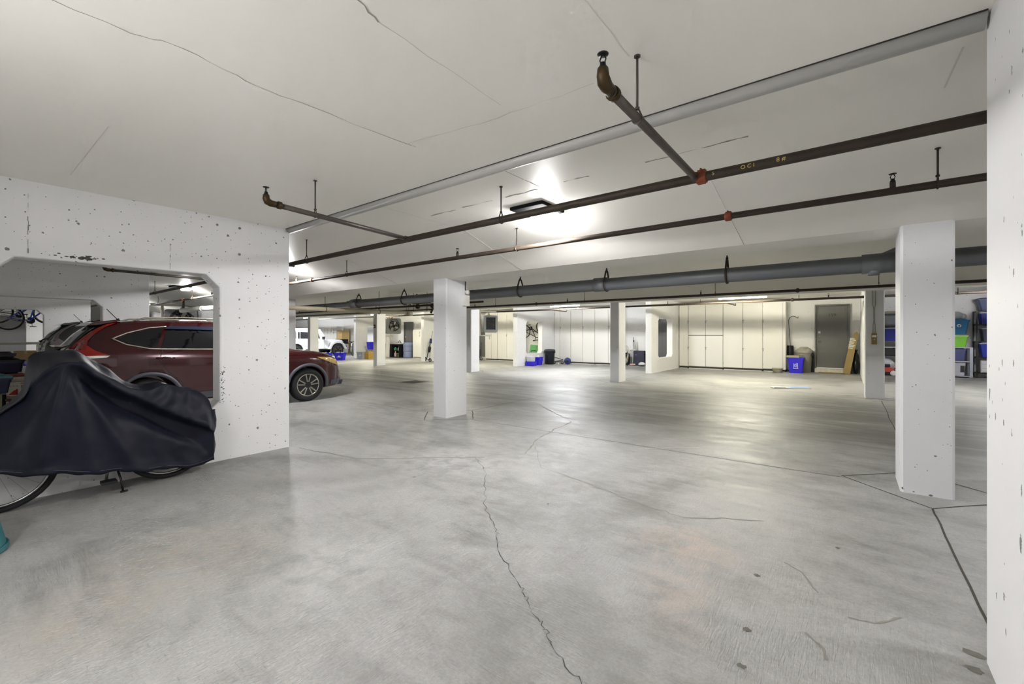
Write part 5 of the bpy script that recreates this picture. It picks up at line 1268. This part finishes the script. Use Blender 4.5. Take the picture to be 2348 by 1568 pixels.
MB().torus((0, 0, .42), .30, .012, 'z', 28, 6).torus((0, 0, .72), .305, .01, 'z', 28, 6).build('fold_line', pm('fold_dark', '4A5270', .9), t)
t = thing('trash_can', 'beige bin half hidden by the column of the fan heater stall', 'trash can', (-23.36, 16.7, z_(-23)))
MB().lathe([(.22, 0), (.25, .72), (.27, .73), (.27, .80), (.2, .84), (0, .85)], seg=26).build('body', BEIGE, t)
MB().tube([(-.26, 0, .7), (-.30, 0, .66), (-.26, 0, .62)], .015, 6).build('handle', BEIGE, t)
t = thing('ironing_board', 'tall white folded board leaning beside the black cabinet', 'board', (-22.66, 16.36, z_(-22.6)), rot=(math.radians(-6), math.radians(-4), .2))
MB().prism([(-.14, 0), (.14, 0), (.15, 1.1), (.08, 1.3), (-.08, 1.3), (-.14, 1.1)], -.02, .02, 'y').build('board', WHITEP, t, .01); MB().cyl((0, .03, .2), (.05, .06, 1.0), .012, 6).build('leg', STEEL, t)
t = thing('crate', 'small wooden box with odds and ends by the white board', 'crate', (-22.95, 16.2, z_(-23)))
MB().box((-.18, -.12, 0), (.18, .12, .10)).build('box', pm('wood_yellow', 'A08C4E', .7), t); MB().sphere((-.02, 0, .24), .16, 12, sc=(.6, .7, 1.0)).build('clear_bag', pm('film_grey', 'A4A6A8', .3, bmp=.3), t); MB().sphere((.13, 0, .14), .06, 8).build('ball', NAVY, t)
# ------------------------------------------------------------------ far left stalls
t = thing('recycling_bin', 'grey recycling tub with white mark by the far pier', 'bin', (-22.58, 14.55, z_(-23)), .05)
MB().taper((0, 0), (.24, .18), (.28, .21), 0, .40, .03, openb=.006).build('body', GREYP, t); rimring(t, (.28, .21), .40, GREYP)
m_ = recycle_mark(.13); mm = Matrix.Translation((.05, -.20, .24)) @ Matrix.Rotation(PI/2, 4, 'X'); m_.v = [tuple(mm @ Vector(p)) for p in m_.v]; m_.build('recycling_mark', WHITEL, t)
cbox('brown cardboard box beside the grey recycling tub', (-22.12, 14.75, z_(-22.1)), (.38, .45, .42), pm('carton_brown', '9A7A35', .8))
st = thing('step_stool', 'small wooden stool carrying a blue bin by the far pier opening', 'stool', (-23.0, 15.4, z_(-23)))
MB().box((-.25, -.2, .48), (.25, .2, .52)).build('seat', MATS['wood_yellow'], st)
for a, b in ((-.22, -.17), (.18, -.17), (-.22, .13), (.18, .13)): MB().box((a, b, 0), (a+.04, b+.04, .48)).build('leg', MATS['wood_yellow'], st)
tote('recycling_bin', 'blue bin standing on the wooden stool by the far pier', 'bin', (-23.0, 15.4, z_(-23)+.522), 0, (.17, .14), (.21, .18), .46, BLUEB, grip=False)
for i, (x, y, lb, mk) in enumerate(((-23.7, 12.2, 'blue recycling box nearest the red car bonnet', 0), (-23.08, 12.6, 'middle blue recycling box with white print beside the drive lane', 1), (-22.5, 13.1, 'right blue recycling box with white arrow print beside the drive lane', 2))):
    t = tote('recycling_bin', lb, 'bin', (x, y, z_(x)), math.radians(38), (.22, .17), (.27, .21), .42, pm('recycling_blue_light', '2A50C8', .4) if i == 0 else BLUEB, grip=False)
    mb = MB(); mm = Matrix.Translation((0, -.196, .22)) @ Matrix.Rotation(PI/2-.09, 4, 'X')
    if mk == 1:
        for k in range(3): mb.box((-.11, .03-.03*k, 0), (.11, .05-.03*k, .003), mm)
        mb.build('printed_label', WHITEL, t)
    elif mk == 2:
        mb.box((-.12, -.05, 0), (.12, -.025, .003), mm).prism([(-.05, -.01), (.05, -.01), (0, .06)], 0, .003, 'z', M=mm); mb.build('printed_label', WHITEL, t)
    mb = MB()
    for k in range(7): mb.sphere((rnd.uniform(-.2, .2), rnd.uniform(-.15, .15), .41), rnd.uniform(.03, .06), 6)
    mb.build('paper_scraps', pm('scrap_mix', 'B8B8C4', .7, var=.5, scale=12), t)
t = thing('cupboard', 'pale wooden cupboard standing behind the off-road car bonnet', 'cupboard', (-30.9, 18.25, z_(-30.9)))
MB().box((-.36, -.3, 0), (.36, .3, 1.78)).build('carcass', pm('pale_wood', 'C2A66E', .6, var=.2, scale=4), t, .01); mb = MB().box((-.34, -.315, .05), (-.01, -.3, 1.74)); mb.build('door', MATS['pale_wood'], t); MB().box((.01, -.315, .05), (.34, -.3, 1.74)).build('door', MATS['pale_wood'], t)
t = thing('grill', 'black barbecue grill cabinet before the pale cupboard', 'grill', (-29.65, 17.4, z_(-29.6)))
MB().box((-.55, -.3, .78), (.45, .3, .86)).box((-.5, -.28, .86), (.4, .28, 1.12)).build('hood', BLACKM, t, .03); MB().box((-.5, -.26, .1), (.4, .26, .78)).build('base', STEEL, t, .01); MB().cyl((.40, -.34, .98), (.40, -.30, .98), .09, 16).build('gauge', CHROME, t); MB().cyl((-.4, -.33, .95), (.3, -.33, .95), .015, 8).build('handle', CHROME, t)
# ------------------------------------------------------------------ shelving in the right stall
def rack(label, x0, x1, y0, y1, h, shelves, m, z=0, post=.035):
    zb = z_((x0+x1)/2); t = thing('shelving_rack', label, 'shelving', ((x0+x1)/2, (y0+y1)/2, zb)); W, D = (x1-x0)/2, (y1-y0)/2
    for sx in (-1, 1):
        for sy in (-1, 1): MB().box((min(sx*W, sx*(W-post)), min(sy*D, sy*(D-post)), 0), (max(sx*W, sx*(W-post)), max(sy*D, sy*(D-post)), h)).build('post', m, t)
    for s_ in shelves: MB().box((-W+.004, -D+.004, s_-.03), (W-.004, D-.004, s_)).build('shelf', m, t)
    return t
SILV = pm('slotted_steel', '9A9DA6', .4, .6, .35, 60); RY = 18.85
r1 = rack('grey steel rack between the two right columns', .50, 1.62, RY-.25, RY+.22, 2.0, (.22, .62, 1.10, 1.62, 2.0), pm('rack_grey', '55565A', .5))
zr_ = z_(1)
tote('storage_bin', 'deep blue tote with pale rim on the grey steel rack', 'bin', (1.08, RY-.03, zr_+1.104), 0, (.36, .19), (.40, .21), .40, pm('tote_blue', '0B1A86', .4), pm('lid_grey', 'A9ADB6', .4))
tote('storage_bin', 'long grey tote on the upper shelf of the grey steel rack', 'bin', (1.06, RY-.02, zr_+1.624), 0, (.40, .19), (.44, .21), .27, GREYP, GREYP)
t = thing('newspaper_stack', 'loose papers lying on top of the grey steel rack', 'papers', (1.05, RY-.05, zr_+2.004))
for k in range(6): MB().box((-.3+.05*k, -.16, .014*k), (.15+.03*k, .12, .014*k+.01), Matrix.Rotation(.1*k-.2, 4, 'Z')).build('paper', pm('paper_tan', 'B7B0A0', .9), t)
t = thing('plastic_bag', 'white plastic bag on the low shelf of the grey steel rack', 'bag', (.98, RY-.08, zr_+.222))
MB().sphere((0, 0, .16), .2, 14, sc=(1, .8, .8)).sphere((.1, 0, .12), .14, 10).build('bag', pm('film_white', 'D9DADF', .3, bmp=.4), t); MB().lathe([(.03, 0), (.02, .04), (.05, .09)], (-.02, 0, .30), seg=10).build('knot', MATS['film_white'], t)
t = thing('tool_case', 'black case with orange end on the grey steel rack', 'case', (1.12, RY-.05, zr_+.622))
MB().box((-.45, -.15, 0), (.12, .13, .26)).build('case', BLACKP, t, .02); MB().box((.12, -.15, .0), (.24, .13, .22)).build('orange_end', pm('orange_plastic', 'C0772A', .4), t, .01); MB().box((-.42, -.17, .262), (.02, .1, .285)).build('lid', WHITEP, t)
t = thing('lawn_mower', 'red lawn mower with white wheels under the grey steel rack', 'mower', (.98, RY-.42, z_(1)))
MB().taper((0, 0), (.24, .16), (.17, .12), .12, .26, .04).build('deck', pm('mower_red', 'C02A16', .35, coat=.5), t)
for x in (-.17, .17):
    for y in (-.17, .15):
        MB().lathe([(0, -.02), (.04, -.025), (.085, -.02), (.085, .02), (.04, .025), (0, .02)], (x, y, .085), 'y', 18).build('wheel', WHITEP, t)
        MB().torus((x, y, .085), .085, .014, 'y', 18, 6).build('tyre', RUBBER, t)
MB().box((-.08, -.08, .26), (.10, .08, .36)).build('engine', BLACKP, t, .02)
r2 = rack('slotted silver shelving with totes right of the big white column', 2.30, 2.95, RY-.28, RY+.18, .92, (.06, .50, .92), SILV, post=.07)
zr2 = z_(2.6); Zs = zr2
t = thing('storage_bin', 'clear tub wrapped in grey film on the lowest silver shelf', 'bin', (2.58, RY-.06, Zs+.062)); MB().taper((0, 0), (.20, .17), (.23, .19), 0, .38, .03).build('tub', pm('tub_haze', 'B4B5BE', .25), t); MB().sphere((-.05, -.06, .25), .19, 12, sc=(1, .7, .7)).build('film', MATS['film_grey'], t); MB().box((.11, -.19, .1), (.2, -.16, .30)).build('dark_box', BLACKP, t)
tote('storage_bin', 'slate blue tote on the middle silver shelf', 'bin', (2.56, RY-.04, Zs+.502), 0, (.22, .17), (.26, .20), .34, pm('tote_slate', '4A4F80', .45), MATS['tote_slate'])
tote('storage_bin', 'lime green tote stacked on the silver shelving', 'bin', (2.57, RY-.05, Zs+.922), 0, (.24, .17), (.28, .20), .33, pm('tote_lime', '7CC832', .4), pm('lid_pale_lime', 'B9DE8A', .4))
tl = tote('storage_bin', 'bright blue tote with white oval sticker above the lime tote', 'bin', (2.58, RY-.05, Zs+1.30), 0, (.24, .17), (.30, .21), .42, pm('tote_azure', '1B6FA6', .4), MATS['tote_azure'])
MB().lathe([(0, -.003), (.05, -.003), (.05, .0)], (.08, -.205, .27), 'y', 20).build('sticker', WHITEL, tl); MB().lathe([(0, -.003), (.02, -.003), (.02, .0)], (.085, -.2085, .265), 'y', 14).build('sticker_centre', NAVY, tl)
t = thing('plastic_bag', 'translucent plastic bags on top of the bright blue tote', 'bag', (2.62, RY-.04, Zs+1.768)); MB().sphere((0, 0, .12), .17, 12, sc=(1.0, .7, .75)).sphere((.16, 0, .08), .10, 10, sc=(.8, .7, 1)).build('bag', MATS['film_grey'], t)
t = thing('helmet_bag', 'black soft bag on the bright blue tote', 'bag', (2.38, RY-.08, Zs+1.768)); MB().sphere((0, 0, .09), .15, 12, sc=(1.1, .8, .65)).build('bag', BLACKP, t); MB().tube([(-.08, 0, .16), (0, 0, .22), (.08, 0, .16)], .01, 6).build('handle', BLACKP, t)
r3 = rack('black wheeled rack with navy totes beside the right wall edge', 3.02, 3.85, RY-.22, RY+.25, 2.0, (.16, .62, 1.10, 1.60, 2.0), BLACKM)
for sx in (-.38, .38): MB().lathe([(.0, -.02), (.03, -.02), (.03, .02), (0, .02)], (sx, -.2, .0), 'x', 12).build('caster', STEEL, r3)
z3 = z_(3.4)
tote('storage_bin', 'slate tote on top of the black wheeled rack', 'bin', (3.46, RY, z3+2.004), 0, (.32, .18), (.40, .22), .34, pm('tote_slate2', '3F4A72', .45), MATS['tote_slate2'])
tote('storage_bin', 'navy tote on the upper shelf of the black wheeled rack', 'bin', (3.46, RY-.02, z3+1.604), 0, (.32, .17), (.36, .20), .33, pm('tote_blue', '0B1A86', .4), MATS['lid_grey'])
tote('storage_bin', 'charcoal tote on the middle shelf of the black wheeled rack', 'bin', (3.48, RY-.02, z3+1.104), 0, (.30, .17), (.34, .20), .36, pm('tote_charcoal', '3C4150', .45), MATS['lid_grey'])
tote('storage_bin', 'royal blue tote on the lower shelf of the black wheeled rack', 'bin', (3.46, RY-.02, z3+.624), 0, (.31, .17), (.36, .20), .40, pm('tote_royal', '0D2C9E', .4), MATS['lid_grey'])
t = thing('drawer_unit', 'white plastic drawer unit at the bottom of the black wheeled rack', 'drawers', (3.46, RY-.02, z3+.162))
MB().box((-.34, -.16, 0), (.34, .17, .36)).build('body', pm('drawer_white', 'CFCFD2', .4), t, .01)
for k in range(3): MB().box((-.32, -.185, .02+.115*k), (.32, -.16, .115+.115*k)).build('drawer', MATS['drawer_white'], t, .008)
